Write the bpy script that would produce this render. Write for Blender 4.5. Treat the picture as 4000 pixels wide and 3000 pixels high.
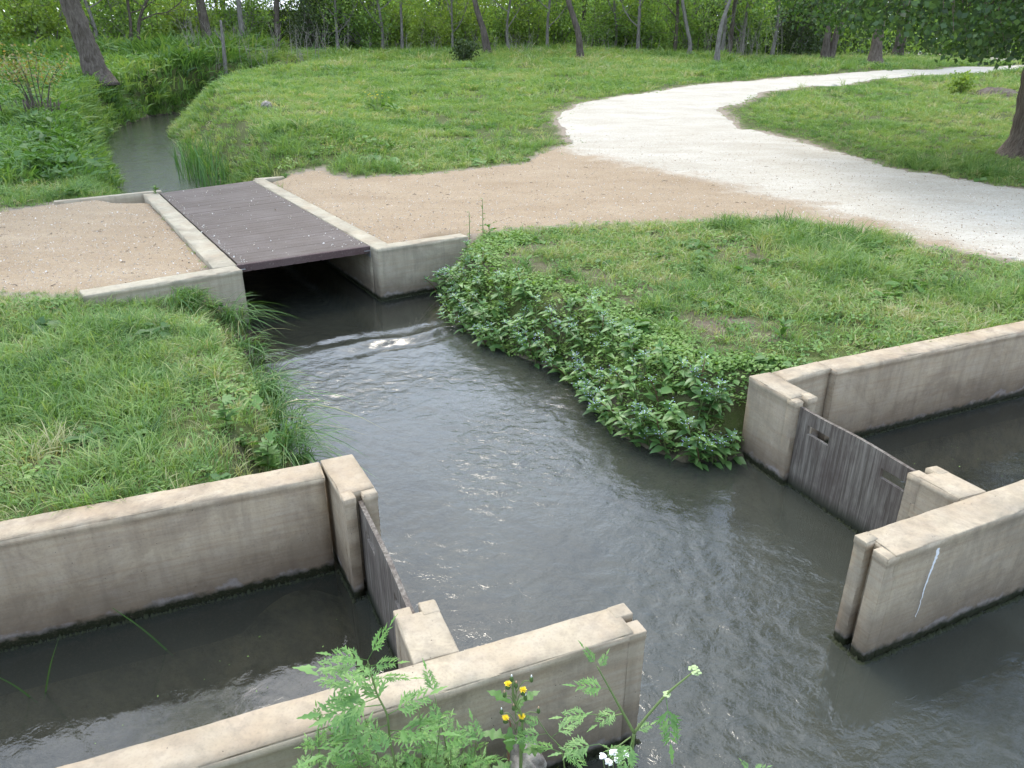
import bpy, math, random
import numpy as np
from mathutils import Vector, Matrix, Euler
R = math.radians
sc = bpy.context.scene
for o in list(bpy.data.objects): bpy.data.objects.remove(o)
COL = sc.collection
# ---------------------------------------------------------------- camera, sky, sun, exposure
cd = bpy.data.cameras.new('camera'); cam = bpy.data.objects.new('camera', cd); COL.objects.link(cam)
cam.location = (0, 0, 2.6); cam.rotation_euler = (R(90-24.08), 0, 0)
cd.sensor_width = 36; cd.lens = 26.04; cd.clip_start = .05; cd.clip_end = 2000
sc.camera = cam
SUN_EL, SUN_AZ = 57, 340          # azimuth clockwise from +Y (ahead of the camera, to the left)
W = bpy.data.worlds.new('World'); sc.world = W; W.use_nodes = True
wn = W.node_tree; wn.nodes.clear()
def _w(t, **k):
    n = wn.nodes.new(t)
    for a, b in k.items(): setattr(n, a, b)
    return n
sky = _w('ShaderNodeTexSky', sky_type='NISHITA', sun_disc=False, sun_elevation=R(SUN_EL), sun_rotation=R(SUN_AZ), air_density=1.3, dust_density=3.0)
hsv = _w('ShaderNodeHueSaturation'); hsv.inputs['Saturation'].default_value = .75
wn.links.new(sky.outputs[0], hsv.inputs['Color'])
# broken cloud cover: soft lighter and greyer masses over the whole sky
tc = _w('ShaderNodeTexCoord'); nz = _w('ShaderNodeTexNoise'); nz.inputs['Scale'].default_value = 3.2; nz.inputs['Detail'].default_value = 6; nz.inputs['Roughness'].default_value = .55; nz.inputs['Distortion'].default_value = .6
wn.links.new(tc.outputs['Generated'], nz.inputs['Vector'])
rp = _w('ShaderNodeValToRGB'); rp.color_ramp.elements[0].position = .36; rp.color_ramp.elements[0].color = (.72, .82, 1.0, 1); rp.color_ramp.elements[1].position = .62; rp.color_ramp.elements[1].color = (1.60, 1.66, 1.73, 1)
wn.links.new(nz.outputs[0], rp.inputs[0])
mu = _w('ShaderNodeMix', data_type='RGBA', blend_type='MULTIPLY'); mu.inputs[0].default_value = 1
ov = _w('ShaderNodeMix', data_type='RGBA'); ov.inputs[0].default_value = .5; ov.inputs[7].default_value = (5.7, 6.4, 7.3, 1)   # even grey cloud deck
wn.links.new(hsv.outputs[0], ov.inputs[6]); wn.links.new(ov.outputs[2], mu.inputs[6]); wn.links.new(rp.outputs[0], mu.inputs[7])
bg = _w('ShaderNodeBackground'); bg.inputs[1].default_value = .15
wn.links.new(mu.outputs[2], bg.inputs[0])
wo = _w('ShaderNodeOutputWorld'); wn.links.new(bg.outputs[0], wo.inputs[0])
sl = bpy.data.lights.new('sun', 'SUN'); sun = bpy.data.objects.new('sun', sl); COL.objects.link(sun)
sl.energy = 1.1; sl.angle = R(20); sl.color = (1, .91, .77)
az = R(SUN_AZ); el = R(SUN_EL)
sd = Vector((math.sin(az)*math.cos(el), math.cos(az)*math.cos(el), math.sin(el)))   # towards the sun
sun.rotation_euler = sd.to_track_quat('Z', 'Y').to_euler(); sun.location = (0, 0, 40)
vs = sc.view_settings; vs.view_transform = 'Standard'; vs.look = 'None'; vs.exposure = 1.08; vs.gamma = 1; vs.use_curve_mapping = False
sc.cycles.use_denoising = True; sc.cycles.max_bounces = 6; sc.cycles.transparent_max_bounces = 12
sc.cycles.diffuse_bounces = 3; sc.cycles.glossy_bounces = 3; sc.cycles.transmission_bounces = 3; sc.cycles.caustics_reflective = False; sc.cycles.caustics_refractive = False
sc.cycles.use_adaptive_sampling = True; sc.cycles.adaptive_threshold = .02
# ---------------------------------------------------------------- terrain function
# open water in plan (x, y, kind of the edge that STARTS here: 'w' walled, 'b' earth bank)
WATER = [(-2.76,7.24,'b'),(-2.62,6.85,'b'),(-2.40,6.25,'b'),(-1.95,5.4,'b'),(-1.62,4.75,'b'),(-1.36,4.2,'b'),(-1.22,3.32,'w'),
 (-9.0,0.15,'w'),(-9.0,-1.42,'w'),(0.02,2.08,'b'),(0.20,1.86,'b'),(0.34,1.3,'b'),(1.0,0.80,'b'),(3.0,0.9,'b'),(6.0,2.0,'b'),(11.0,4.2,'b'),
 (11.0,8.72,'w'),(4.1,5.62,'w'),(1.72,4.56,'b'),(1.5,4.5,'b'),(1.20,4.47,'b'),(0.77,4.88,'b'),(0.65,5.36,'b'),(0.39,6.1,'b'),(-0.30,6.82,'b'),(-0.6,7.5,'b'),(-0.78,8.1,'b'),(-0.70,8.83,'w'),
 (-1.50,8.33,'w'),(-4.40,13.15,'b'),(-5.8,15.5,'b'),(-7.6,18.5,'b'),(-11.2,25.5,'b'),(-13.2,30.5,'b'),(-14.2,34.5,'b'),(-13.8,37.5,'b'),(-12.6,39.4,'b'),
 (-12.4,41.0,'l'),(-14.0,41.0,'l'),(-15.6,39.3,'l'),(-16.3,35,'l'),(-14.9,29,'l'),(-12.5,23.1,'l'),(-10.3,19.2,'l'),(-8.3,15.6,'l'),(-5.72,11.85,'w'),(-2.86,7.30,'b')]
WXY = np.array([(a,b) for a,b,_ in WATER],float)
WK = [k for _,_,k in WATER]
def seg_d(x,y,a,b):
    d=b-a; L=(d@d)+1e-12
    t=np.clip(((x-a[0])*d[0]+(y-a[1])*d[1])/L,0,1)
    return np.hypot(x-a[0]-t*d[0],y-a[1]-t*d[1])
def inside(x,y,P):
    r=np.zeros(x.shape,bool); n=len(P)
    for i in range(n):
        x0,y0=P[i]; x1,y1=P[(i+1)%n]
        c=((y0>y)!=(y1>y))
        with np.errstate(divide='ignore',invalid='ignore'):
            r^= c&(x<(x1-x0)*(y-y0)/(y1-y0+1e-30)+x0)
    return r
def poly_d(x,y,P):
    """signed distance: positive outside"""
    P=np.asarray(P,float); d=np.full(x.shape,1e9)
    for i in range(len(P)): d=np.minimum(d,seg_d(x,y,P[i],P[(i+1)%len(P)]))
    return np.where(inside(x,y,P),-d,d)
def ss(t):
    t=np.clip(t,0,1); return t*t*(3-2*t)
_rs=np.random.RandomState(5)
_HG=_rs.rand(16,64,64)
def vnoise(x,y,o=0):
    """smooth value noise 0..1"""
    g=_HG[o%16]; xi=np.floor(x).astype(int); yi=np.floor(y).astype(int)
    u=ss(x-xi); v=ss(y-yi)
    a=g[xi%64,yi%64]; b=g[(xi+1)%64,yi%64]; c=g[xi%64,(yi+1)%64]; d=g[(xi+1)%64,(yi+1)%64]
    return (a*(1-u)+b*u)*(1-v)+(c*(1-u)+d*u)*v
def fbm(x,y,o=0,n=4):
    s=0; w=1; t=0
    for k in range(n):
        s=s+w*vnoise(x*2**k+7.3*k,y*2**k+3.1*k,o+k); t+=w; w*=.5
    return s/t
def land(x,y):
    z=0.552+0.0558*np.where(y>11,(y-11)-1.5*(1-np.exp(-np.clip(y-11,0,None)/1.5)),0)
    q=ss((x-3)/10); yy=np.clip(y,38,None)-38
    zl=.552+.0558*25.5+1.1*(1-np.exp(-yy*.055/1.1)); zr=.552+.0558*25.5+.75*(1-np.exp(-yy*.032/.75))
    z=np.where(y>38,zl*(1-q)+zr*q,z)
    # mound along the right bank of the creek
    d=seg_d(x,y,np.array([-4.2,16.]),np.array([-9.,26.])); z=z+.46*np.exp(-(d/1.7)**2)
    # lawns beside the pool sit a little lower than the walls and the gravel
    z=z-.05*np.exp(-((x+2.8)**2/3+(y-5)**2/3))-.04*np.exp(-((x-1.5)**2/4+(y-6)**2/3))
    z=z-.20*np.exp(-((x+3.0)**2/.45+(y-6.45)**2/.20))
    # camera bank
    z=z+np.where((y<2.05+.42*x)&(y<2.3),-.22+.42*ss((1.55-y)/1.1),0)
    far=np.clip((y-14)/10,0,1)
    z=z+(fbm(x*1.3,y*1.3,1)-.5)*(.05+.10*far)+(fbm(x*.25,y*.25,4)-.5)*.22*far
    return z
def hgt(x,y):
    x=np.asarray(x,float); y=np.asarray(y,float)
    dW=np.full(x.shape,1e9); dB=dW.copy(); dL=dW.copy(); n=len(WXY)
    for i in range(n):
        d=seg_d(x,y,WXY[i],WXY[(i+1)%n])
        if WK[i]=='w': dW=np.minimum(dW,d)
        elif WK[i]=='l': dL=np.minimum(dL,d)
        else: dB=np.minimum(dB,d)
    ins=inside(x,y,WXY)
    wb=np.clip(.42+.11*(y-12),.42,2.6)
    wob=(fbm(x*2.2,y*2.2,9)-.5)*.16
    L=land(x,y)
    up=L*np.minimum(ss(dW/.07),ss((dB+np.minimum(wob,dB))/wb)**.8)
    up=np.minimum(up,L*ss((dL+np.minimum(wob,dL))/.8)**.8); dB=np.minimum(dB,dL)
    dn=-.50*ss((np.minimum(dW*3,dB)+.02)/.7)-.02
    dn=dn+ (fbm(x*3,y*3,7)-.5)*.10*ss(np.minimum(dW,dB)/.3)
    return np.where(ins,np.minimum(dn,-.012),np.maximum(up,-.01))
# ---------------------------------------------------------------- end terrain
# ---------------------------------------------------------------- helpers
rng = np.random.RandomState(11); random.seed(11)
def tag(o, label=None, cat=None, group=None, kind=None):
    if label: o['label'] = label
    if cat: o['category'] = cat
    if group: o['group'] = group
    if kind: o['kind'] = kind
    return o
def empty(name, loc, label=None, cat=None, group=None):
    o = bpy.data.objects.new(name, None); COL.objects.link(o); o.location = loc; o.empty_display_size = .1
    return tag(o, label, cat, group)
def mesh(name, V, F, mat=None, smooth=True, tint=None):
    V = np.asarray(V, np.float32); me = bpy.data.meshes.new(name)
    if isinstance(F, np.ndarray):
        k = F.shape[1]; n = len(F)
        me.vertices.add(len(V)); me.vertices.foreach_set('co', V.ravel())
        me.loops.add(n*k); me.loops.foreach_set('vertex_index', F.ravel().astype(np.int32))
        me.polygons.add(n); me.polygons.foreach_set('loop_start', np.arange(0, n*k, k, dtype=np.int32))
        try: me.polygons.foreach_set('loop_total', np.full(n, k, np.int32))
        except Exception: pass
        me.update(calc_edges=True); me.validate()
    else:
        me.from_pydata([tuple(map(float, v)) for v in V], [], F); me.update()
    if smooth: me.polygons.foreach_set('use_smooth', np.ones(len(me.polygons), bool))
    if tint is not None:
        a = me.attributes.new('tint', 'FLOAT', 'POINT'); a.data.foreach_set('value', np.asarray(tint, np.float32))
    if mat: me.materials.append(mat)
    return me
def obj(name, me, parent=None, loc=(0, 0, 0), rot=(0, 0, 0), scale=1):
    o = bpy.data.objects.new(name, me); COL.objects.link(o); o.location = loc; o.rotation_euler = rot
    o.scale = (scale,)*3 if not hasattr(scale, '__len__') else scale
    if parent: o.parent = parent
    return o
def part(name, V, F, mat, parent, smooth=True, tint=None):
    """mesh given in world coordinates, made local to its parent chain"""
    off = Vector((0, 0, 0)); p = parent
    while p: off += p.location; p = p.parent
    return obj(name, mesh(name, np.asarray(V)-np.array(off), F, mat, smooth, tint), parent)
def copy_tree(o, parent=None):
    c = o.copy(); COL.objects.link(c); c.parent = parent
    for ch in list(o.children): copy_tree(ch, c)
    return c
class Geo:
    """collects verts / faces of one mesh"""
    def __init__(s): s.V = []; s.F = []; s.T = []; s.n = 0
    def add(s, V, F, t=0.):
        V = np.asarray(V, float)
        s.V.append(V); s.F += [tuple(i+s.n for i in f) for f in F]; s.T += [t]*len(V); s.n += len(V)
    def arr(s): return np.concatenate(s.V)
    def mesh(s, name, mat, smooth=True, tint=True): return mesh(name, s.arr(), s.F, mat, smooth, s.T if tint else None)
    def part(s, name, mat, parent, smooth=True, tint=True): return part(name, s.arr(), s.F, mat, parent, smooth, s.T if tint else None)
def tube(P, r, k=8, cap=True, jit=0, seed=0):
    """tube along points P with radii r"""
    P = np.asarray(P, float); n = len(P); r = np.broadcast_to(np.asarray(r, float), (n,))
    rs = np.random.RandomState(seed)
    T = np.gradient(P, axis=0); T /= np.linalg.norm(T, axis=1)[:, None]+1e-9
    a = np.array([1, 0, 0]) if abs(T[0, 0]) < .8 else np.array([0, 1, 0.])
    V = []
    ph = np.linspace(0, 2*np.pi, k, endpoint=False)
    for i in range(n):
        u = a-T[i]*(a@T[i]); u /= np.linalg.norm(u)+1e-9; v = np.cross(T[i], u); a = u
        rr = r[i]*(1+jit*(rs.rand(k)-.5)*2) if jit else r[i]*np.ones(k)
        V.append(P[i]+rr[:, None]*(np.cos(ph)[:, None]*u+np.sin(ph)[:, None]*v))
    F = [(i*k+j, i*k+(j+1) % k, (i+1)*k+(j+1) % k, (i+1)*k+j) for i in range(n-1) for j in range(k)]
    if cap: F += [tuple(range(k))[::-1], tuple(range((n-1)*k, n*k))]
    return np.concatenate(V), F
def spline(P, m=6):
    P = np.asarray(P, float); out = []
    Q = np.vstack([2*P[0]-P[1], P, 2*P[-1]-P[-2]])
    for i in range(1, len(Q)-2):
        for t in np.linspace(0, 1, m, endpoint=False):
            out.append(.5*((2*Q[i])+(-Q[i-1]+Q[i+1])*t+(2*Q[i-1]-5*Q[i]+4*Q[i+1]-Q[i+2])*t*t+(-Q[i-1]+3*Q[i]-3*Q[i+1]+Q[i+2])*t**3))
    out.append(P[-1]); return np.array(out)
# ---- node materials
class NT:
    def __init__(s, name):
        s.m = bpy.data.materials.new(name); s.m.use_nodes = True; s.t = s.m.node_tree; s.t.nodes.clear()
        s.out = s.n('ShaderNodeOutputMaterial')
    def n(s, ty, ins=None, **k):
        nd = s.t.nodes.new(ty)
        for a, b in k.items(): setattr(nd, a, b)
        for a, b in (ins or {}).items(): s.set(nd.inputs[a], b)
        return nd
    def set(s, sock, v):
        if hasattr(v, 'is_linked') or isinstance(v, bpy.types.NodeSocket): s.t.links.new(v, sock)
        else:
            if hasattr(sock.default_value, '__len__') and hasattr(v, '__len__') and len(v) == 3 and len(sock.default_value) == 4: v = (*v, 1)
            sock.default_value = v
    def pos(s): return s.n('ShaderNodeNewGeometry').outputs['Position']
    def objc(s): return s.n('ShaderNodeTexCoord').outputs['Object']
    def sep(s, v): return s.n('ShaderNodeSeparateXYZ', {0: v}).outputs
    def mapp(s, v, scale=(1, 1, 1), rot=(0, 0, 0)): return s.n('ShaderNodeMapping', {'Vector': v, 'Scale': scale, 'Rotation': rot}).outputs[0]
    def noise(s, v, scale, detail=4, rough=.55, dist=0): return s.n('ShaderNodeTexNoise', {'Vector': v, 'Scale': scale, 'Detail': detail, 'Roughness': rough, 'Distortion': dist}).outputs[0]
    def vor(s, v, scale, feature='F1'): return s.n('ShaderNodeTexVoronoi', {'Vector': v, 'Scale': scale}, feature=feature)
    def ramp(s, f, stops, interp='LINEAR'):
        nd = s.n('ShaderNodeValToRGB', {0: f}); cr = nd.color_ramp; cr.interpolation = interp
        while len(cr.elements) < len(stops): cr.elements.new(.5)
        for e, (p, c) in zip(cr.elements, stops):
            e.position = p; e.color = (c, c, c, 1) if not hasattr(c, '__len__') else (*c, 1)
        return nd.outputs[0]
    def mix(s, f, a, b, blend='MIX'):
        nd = s.n('ShaderNodeMix', {0: f, 6: a, 7: b}, data_type='RGBA', blend_type=blend); return nd.outputs[2]
    def math(s, op, a, b=0., c=None):
        d = {0: a, 1: b}
        if c is not None: d[2] = c
        return s.n('ShaderNodeMath', d, operation=op).outputs[0]
    def mr(s, v, a, b, c=0., d=1.): return s.n('ShaderNodeMapRange', {0: v, 1: a, 2: b, 3: c, 4: d}).outputs[0]
    def bump(s, h, strength=.3, dist=.01, normal=None):
        d = {'Height': h, 'Strength': strength, 'Distance': dist}
        if normal is not None: d['Normal'] = normal
        return s.n('ShaderNodeBump', d).outputs[0]
    def bsdf(s, color, rough=.8, normal=None, spec=.3, **k):
        d = {'Base Color': color, 'Roughness': rough, 'Specular IOR Level': spec}
        if normal is not None: d['Normal'] = normal
        d.update(k); return s.n('ShaderNodeBsdfPrincipled', d).outputs[0]
    def done(s, sh): s.t.links.new(sh, s.out.inputs['Surface']); return s.m
def leaf_mat(name, stops, trans=.35, gloss=.08, rough=.45, instancer=False, nscale=0):
    """two-sided leaf: diffuse + translucent + a weak sheen; colour from the tint attribute"""
    t = NT(name)
    f = t.n('ShaderNodeAttribute', attribute_name='tint', attribute_type='INSTANCER' if instancer else 'GEOMETRY').outputs['Fac']
    if nscale:
        f = t.math('ADD', f, t.math('MULTIPLY', t.math('SUBTRACT', t.noise(t.pos(), nscale, 2), .5), .5))
    c = t.ramp(f, stops)
    di = t.n('ShaderNodeBsdfDiffuse', {'Color': c}).outputs[0]
    c2 = t.mix(1., c, (1.2, 1.2, .6), 'MULTIPLY')
    tr = t.n('ShaderNodeBsdfTranslucent', {'Color': c2}).outputs[0]
    m1 = t.n('ShaderNodeMixShader', {0: trans, 1: di, 2: tr}).outputs[0]
    gl = t.n('ShaderNodeBsdfGlossy', {'Color': (1, 1, 1, 1), 'Roughness': rough}).outputs[0]
    return t.done(t.n('ShaderNodeMixShader', {0: gloss, 1: m1, 2: gl}).outputs[0])
def scatter(name, P, ROT, S, T, sources, label=None, cat=None, parent=None):
    """one 'stuff' object: instances of the source meshes on points (geometry nodes)"""
    n = len(P); me = bpy.data.meshes.new(name); me.vertices.add(n); me.vertices.foreach_set('co', np.asarray(P, np.float32).ravel())
    for an, ty, key, val in (('rot', 'FLOAT_VECTOR', 'vector', ROT), ('scl', 'FLOAT', 'value', S), ('tint', 'FLOAT', 'value', T)):
        a = me.attributes.new(an, ty, 'POINT'); a.data.foreach_set(key, np.asarray(val, np.float32).ravel())
    a = me.attributes.new('idx', 'INT', 'POINT'); a.data.foreach_set('value', rng.randint(0, len(sources), n).astype(np.int32))
    o = obj(name, me, parent); o['kind'] = 'stuff'
    if label: tag(o, label, cat)
    c = bpy.data.collections.new(name+'_source')
    for i, s in enumerate(sources): c.objects.link(bpy.data.objects.new('%s_source_%02d' % (name, i), s))
    ng = bpy.data.node_groups.new(name, 'GeometryNodeTree')
    ng.interface.new_socket('Geometry', in_out='INPUT', socket_type='NodeSocketGeometry'); ng.interface.new_socket('Geometry', in_out='OUTPUT', socket_type='NodeSocketGeometry')
    N = ng.nodes.new; L = ng.links.new
    gi = N('NodeGroupInput'); go = N('NodeGroupOutput'); ip = N('GeometryNodeInstanceOnPoints'); ci = N('GeometryNodeCollectionInfo')
    ci.inputs['Collection'].default_value = c; ci.inputs['Separate Children'].default_value = True; ci.inputs['Reset Children'].default_value = True
    def na(nm, ty):
        q = N('GeometryNodeInputNamedAttribute'); q.data_type = ty; q.inputs[0].default_value = nm; return q.outputs[0]
    er = N('FunctionNodeEulerToRotation'); L(na('rot', 'FLOAT_VECTOR'), er.inputs[0])
    L(gi.outputs[0], ip.inputs['Points']); L(ci.outputs[0], ip.inputs['Instance']); ip.inputs['Pick Instance'].default_value = True
    L(na('idx', 'INT'), ip.inputs['Instance Index']); L(er.outputs[0], ip.inputs['Rotation']); L(na('scl', 'FLOAT'), ip.inputs['Scale'])
    L(ip.outputs[0], go.inputs[0])
    m = o.modifiers.new('scatter', 'NODES'); m.node_group = ng
    return o
# ---------------------------------------------------------------- materials of the setting
def m_concrete(name, base, dark, seed=0.):
    t = NT(name); p = t.n('ShaderNodeVectorMath', {0: t.pos(), 1: (seed, seed*1.7, 0)}, operation='ADD').outputs[0]
    z = t.sep(t.pos())[2]
    big = t.noise(p, 1.6, 5, .6); mid = t.noise(p, 9, 6, .65); fine = t.noise(p, 90, 3, .6)
    board = t.noise(t.mapp(p, (1.2, 1.2, 26)), 2.2, 4, .6); streak = t.noise(t.mapp(p, (9, 9, .7)), 2.0, 4, .6)
    c = t.mix(t.ramp(big, [(.35, 0.), (.68, 1.)]), base, tuple(x*.72 for x in base))
    c = t.mix(t.math('MULTIPLY', t.ramp(mid, [(.42, 0.), (.72, 1.)]), .45), c, (.42, .36, .285))
    c = t.mix(t.math('MULTIPLY', t.ramp(board, [(.45, 0.), (.72, 1.)]), .48), c, (.30, .20, .12))
    c = t.mix(t.math('MULTIPLY', t.ramp(streak, [(.48, 0.), (.74, 1.)]), .42), c, dark)
    bl = t.noise(p, 2.6, 7, .7, .8); c = t.mix(t.math('MULTIPLY', t.ramp(bl, [(.50, 0.), (.60, 1.)]), .40), c, tuple(x*1.05 for x in dark))
    # damp, stained zone above the waterline, with an uneven upper limit
    zz = t.math('ADD', z, t.math('MULTIPLY', t.math('SUBTRACT', t.noise(p, 5, 5, .65), .5), .30))
    damp = t.mr(zz, .30, .06); c = t.mix(t.math('MULTIPLY', damp, .66), c, (.105, .073, .050))
    pale = t.math('MULTIPLY', t.mr(zz, .075, .045), t.mr(zz, .0, .03)); c = t.mix(t.math('MULTIPLY', pale, .5), c, (.33, .31, .30))
    zl = t.math('ADD', z, t.math('MULTIPLY', t.math('SUBTRACT', t.noise(p, 22, 3), .5), .06))
    alg = t.mr(zl, .068, .035); c = t.mix(alg, c, (.016, .019, .008))
    crk = t.vor(t.mapp(p, (1, 1, .6)), 1.7, 'DISTANCE_TO_EDGE').outputs['Distance']; ck = t.math('MULTIPLY', t.mr(t.math('ADD', crk, t.math('MULTIPLY', t.math('SUBTRACT', t.noise(p, 7, 5, .7), .5), .14)), .006, .0), t.mr(t.noise(p, .9, 2), .50, .56)); c = t.mix(t.math('MULTIPLY', ck, .0), c, (.10, .08, .06))
    run = t.noise(t.mapp(p, (16, 16, .9)), 1.0, 3, .6); c = t.mix(t.math('MULTIPLY', t.math('MULTIPLY', t.ramp(run, [(.56, 0.), (.66, 1.)]), t.mr(zz, .2, .55)), .18), c, (.15, .125, .095))
    pits = t.vor(p, 34).outputs['Distance']; pit = t.math('MULTIPLY', t.mr(pits, .10, .05), t.mr(t.noise(p, 14, 2), .52, .6))
    c = t.mix(pit, c, (.09, .07, .055))
    c = t.mix(t.math('MULTIPLY', t.ramp(fine, [(.3, 1.), (.5, 0.)]), .25), c, (.16, .13, .10))
    h = t.math('ADD', t.math('MULTIPLY', mid, .6), t.math('ADD', t.math('MULTIPLY', fine, .25), t.math('MULTIPLY', pit, -.8)))
    return t.done(t.bsdf(c, t.mr(alg, 0, 1, .88, .45), t.bump(h, .55, .006), .25))
M_CON = m_concrete('concrete', (.455, .375, .262), (.20, .165, .12))
M_CON2 = m_concrete('concrete_weathered', (.445, .36, .247), (.19, .145, .102), 7.3)
M_CON3 = m_concrete('concrete_abutment', (.42, .37, .268), (.205, .18, .132), 17.1)
def m_ground():
    t = NT('soil_and_turf'); p = t.pos(); z = t.sep(p)[2]
    n1 = t.noise(p, .9, 5, .6); n2 = t.noise(p, 14, 5, .65); n3 = t.noise(p, 70, 3, .6)
    soil = t.mix(n2, (.085, .062, .042), (.19, .155, .115)); turf = t.mix(n2, (.045, .062, .018), (.10, .125, .035))
    c = t.mix(t.ramp(n1, [(.40, 0.), (.56, 1.)]), soil, turf)
    far = t.mr(t.n('ShaderNodeVectorMath', {0: p}, operation='LENGTH').outputs[1], 9, 17); c = t.mix(t.math('MULTIPLY', far, .75), c, turf)
    c = t.mix(t.math('MULTIPLY', t.ramp(n3, [(.5, 0.), (.75, 1.)]), .5), c, (.17, .14, .09))
    silt = t.mix(t.ramp(t.noise(t.mapp(p, (1, 1.6, 1)), 4.5, 5, .65), [(.38, 0.), (.62, 1.)]), (.035, .032, .020), (.17, .145, .095))
    c = t.mix(t.mr(z, .16, .03), c, silt)
    worn = t.n('ShaderNodeAttribute', attribute_name='tint').outputs['Fac']; worn = t.mr(t.math('ADD', worn, t.math('MULTIPLY', t.math('SUBTRACT', n2, .5), .9)), .25, .7)
    c = t.mix(worn, c, t.mix(n3, (.20, .155, .11), (.33, .28, .22)))
    return t.done(t.bsdf(c, .95, t.bump(t.math('ADD', n2, n3), .6, .02), .1))
def m_path():
    t = NT('limestone_gravel'); p = t.pos(); w = t.n('ShaderNodeAttribute', attribute_name='tint').outputs['Fac']
    w = t.math('ADD', w, t.math('MULTIPLY', t.math('SUBTRACT', t.noise(p, 1.3, 10, .78), .5), 1.7)); w = t.mr(w, .28, .72)
    n1 = t.noise(t.mapp(p, (1, 2.2, 1)), .8, 6, .6); n2 = t.noise(p, 22, 5, .7); n3 = t.noise(p, 130, 3, .7)
    white = t.mix(t.ramp(n1, [(.35, 0.), (.7, 1.)]), (.415, .375, .30), (.51, .475, .40))
    tan = t.mix(t.ramp(n1, [(.3, 0.), (.7, 1.)]), (.265, .19, .113), (.36, .278, .182))
    c = t.mix(w, tan, white)
    c = t.mix(t.math('MULTIPLY', t.ramp(n2, [(.40, 1.), (.56, 0.)]), t.mr(w, 0, 1, .62, .28)), c, (.25, .19, .135))
    v = t.vor(p, 75); peb = t.math('MULTIPLY', t.mr(v.outputs['Distance'], .32, .22), t.mr(t.sep(v.outputs['Color'])[0], .70, .78))
    c = t.mix(t.math('MULTIPLY', peb, .8), c, (.58, .55, .51))
    c = t.mix(t.math('MULTIPLY', t.ramp(n3, [(.35, 1.), (.5, 0.)]), .28), c, (.22, .17, .12))
    h = t.math('ADD', t.math('ADD', t.math('MULTIPLY', n2, .6), t.math('MULTIPLY', n3, .3)), t.math('MULTIPLY', peb, .5))
    return t.done(t.bsdf(c, .95, t.bump(h, .55, .012), .1))
def m_water():
    t = NT('creek_water'); p = t.pos()
    a = t.n('ShaderNodeAttribute', attribute_name='tint').outputs['Fac']
    h = t.math('ADD', t.noise(t.mapp(p, (1, 1.25, 1), (0, 0, .5)), 11, 4, .55, .9), t.math('MULTIPLY', t.noise(p, 34, 2, .5, .6), .25))
    nb = t.n('ShaderNodeBump', {'Height': h, 'Strength': t.math('MULTIPLY', a, .32), 'Distance': .03}).outputs[0]
    fr = t.n('ShaderNodeFresnel', {'IOR': 1.46, 'Normal': nb}).outputs[0]
    tr = t.n('ShaderNodeBsdfTransparent', {'Color': (.72, .70, .58, 1)}).outputs[0]
    df = t.n('ShaderNodeBsdfDiffuse', {'Color': (.068, .072, .056, 1)}).outputs[0]
    body = t.n('ShaderNodeMixShader', {0: t.mr(a, .10, .55, .25, .60), 1: tr, 2: df}).outputs[0]
    gl = t.n('ShaderNodeBsdfGlossy', {'Color': (1, 1, 1, 1), 'Roughness': .03, 'Normal': nb}).outputs[0]
    return t.done(t.n('ShaderNodeMixShader', {0: fr, 1: body, 2: gl}).outputs[0])
# ---------------------------------------------------------------- ground sheet
def axis(lo, a, b, hi, st, g):
    c = list(np.arange(a, b, st)); s = st
    while c[-1] < hi: s *= g; c.append(c[-1]+s)
    d = [c[0]]; s = st
    while d[-1] > lo: s *= g; d.append(d[-1]-s)
    return np.array(d[:0:-1]+c)
GX = axis(-420, -5.2, 5.2, 420, .06, 1.03); GY = axis(-60, .8, 9.5, 460, .06, 1.03)
gx, gy = np.meshgrid(GX, GY); GZ = hgt(gx, gy)
def gz(x, y):
    """height of the ground sheet (bilinear)"""
    x = np.asarray(x, float); y = np.asarray(y, float)
    i = np.clip(np.searchsorted(GX, x)-1, 0, len(GX)-2); j = np.clip(np.searchsorted(GY, y)-1, 0, len(GY)-2)
    u = (x-GX[i])/(GX[i+1]-GX[i]); v = (y-GY[j])/(GY[j+1]-GY[j])
    return (GZ[j, i]*(1-u)+GZ[j, i+1]*u)*(1-v)+(GZ[j+1, i]*(1-u)+GZ[j+1, i+1]*u)*v
def gridfaces(ny, nx, keep=None):
    i = np.arange(ny*nx).reshape(ny, nx); F = np.stack([i[:-1, :-1], i[:-1, 1:], i[1:, 1:], i[1:, :-1]], -1).reshape(-1, 4)
    return F if keep is None else F[keep.reshape(-1)]
def compact(V, F, T=None):
    u, inv = np.unique(F, return_inverse=True); return V[u], inv.reshape(F.shape), (None if T is None else T[u])
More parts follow.
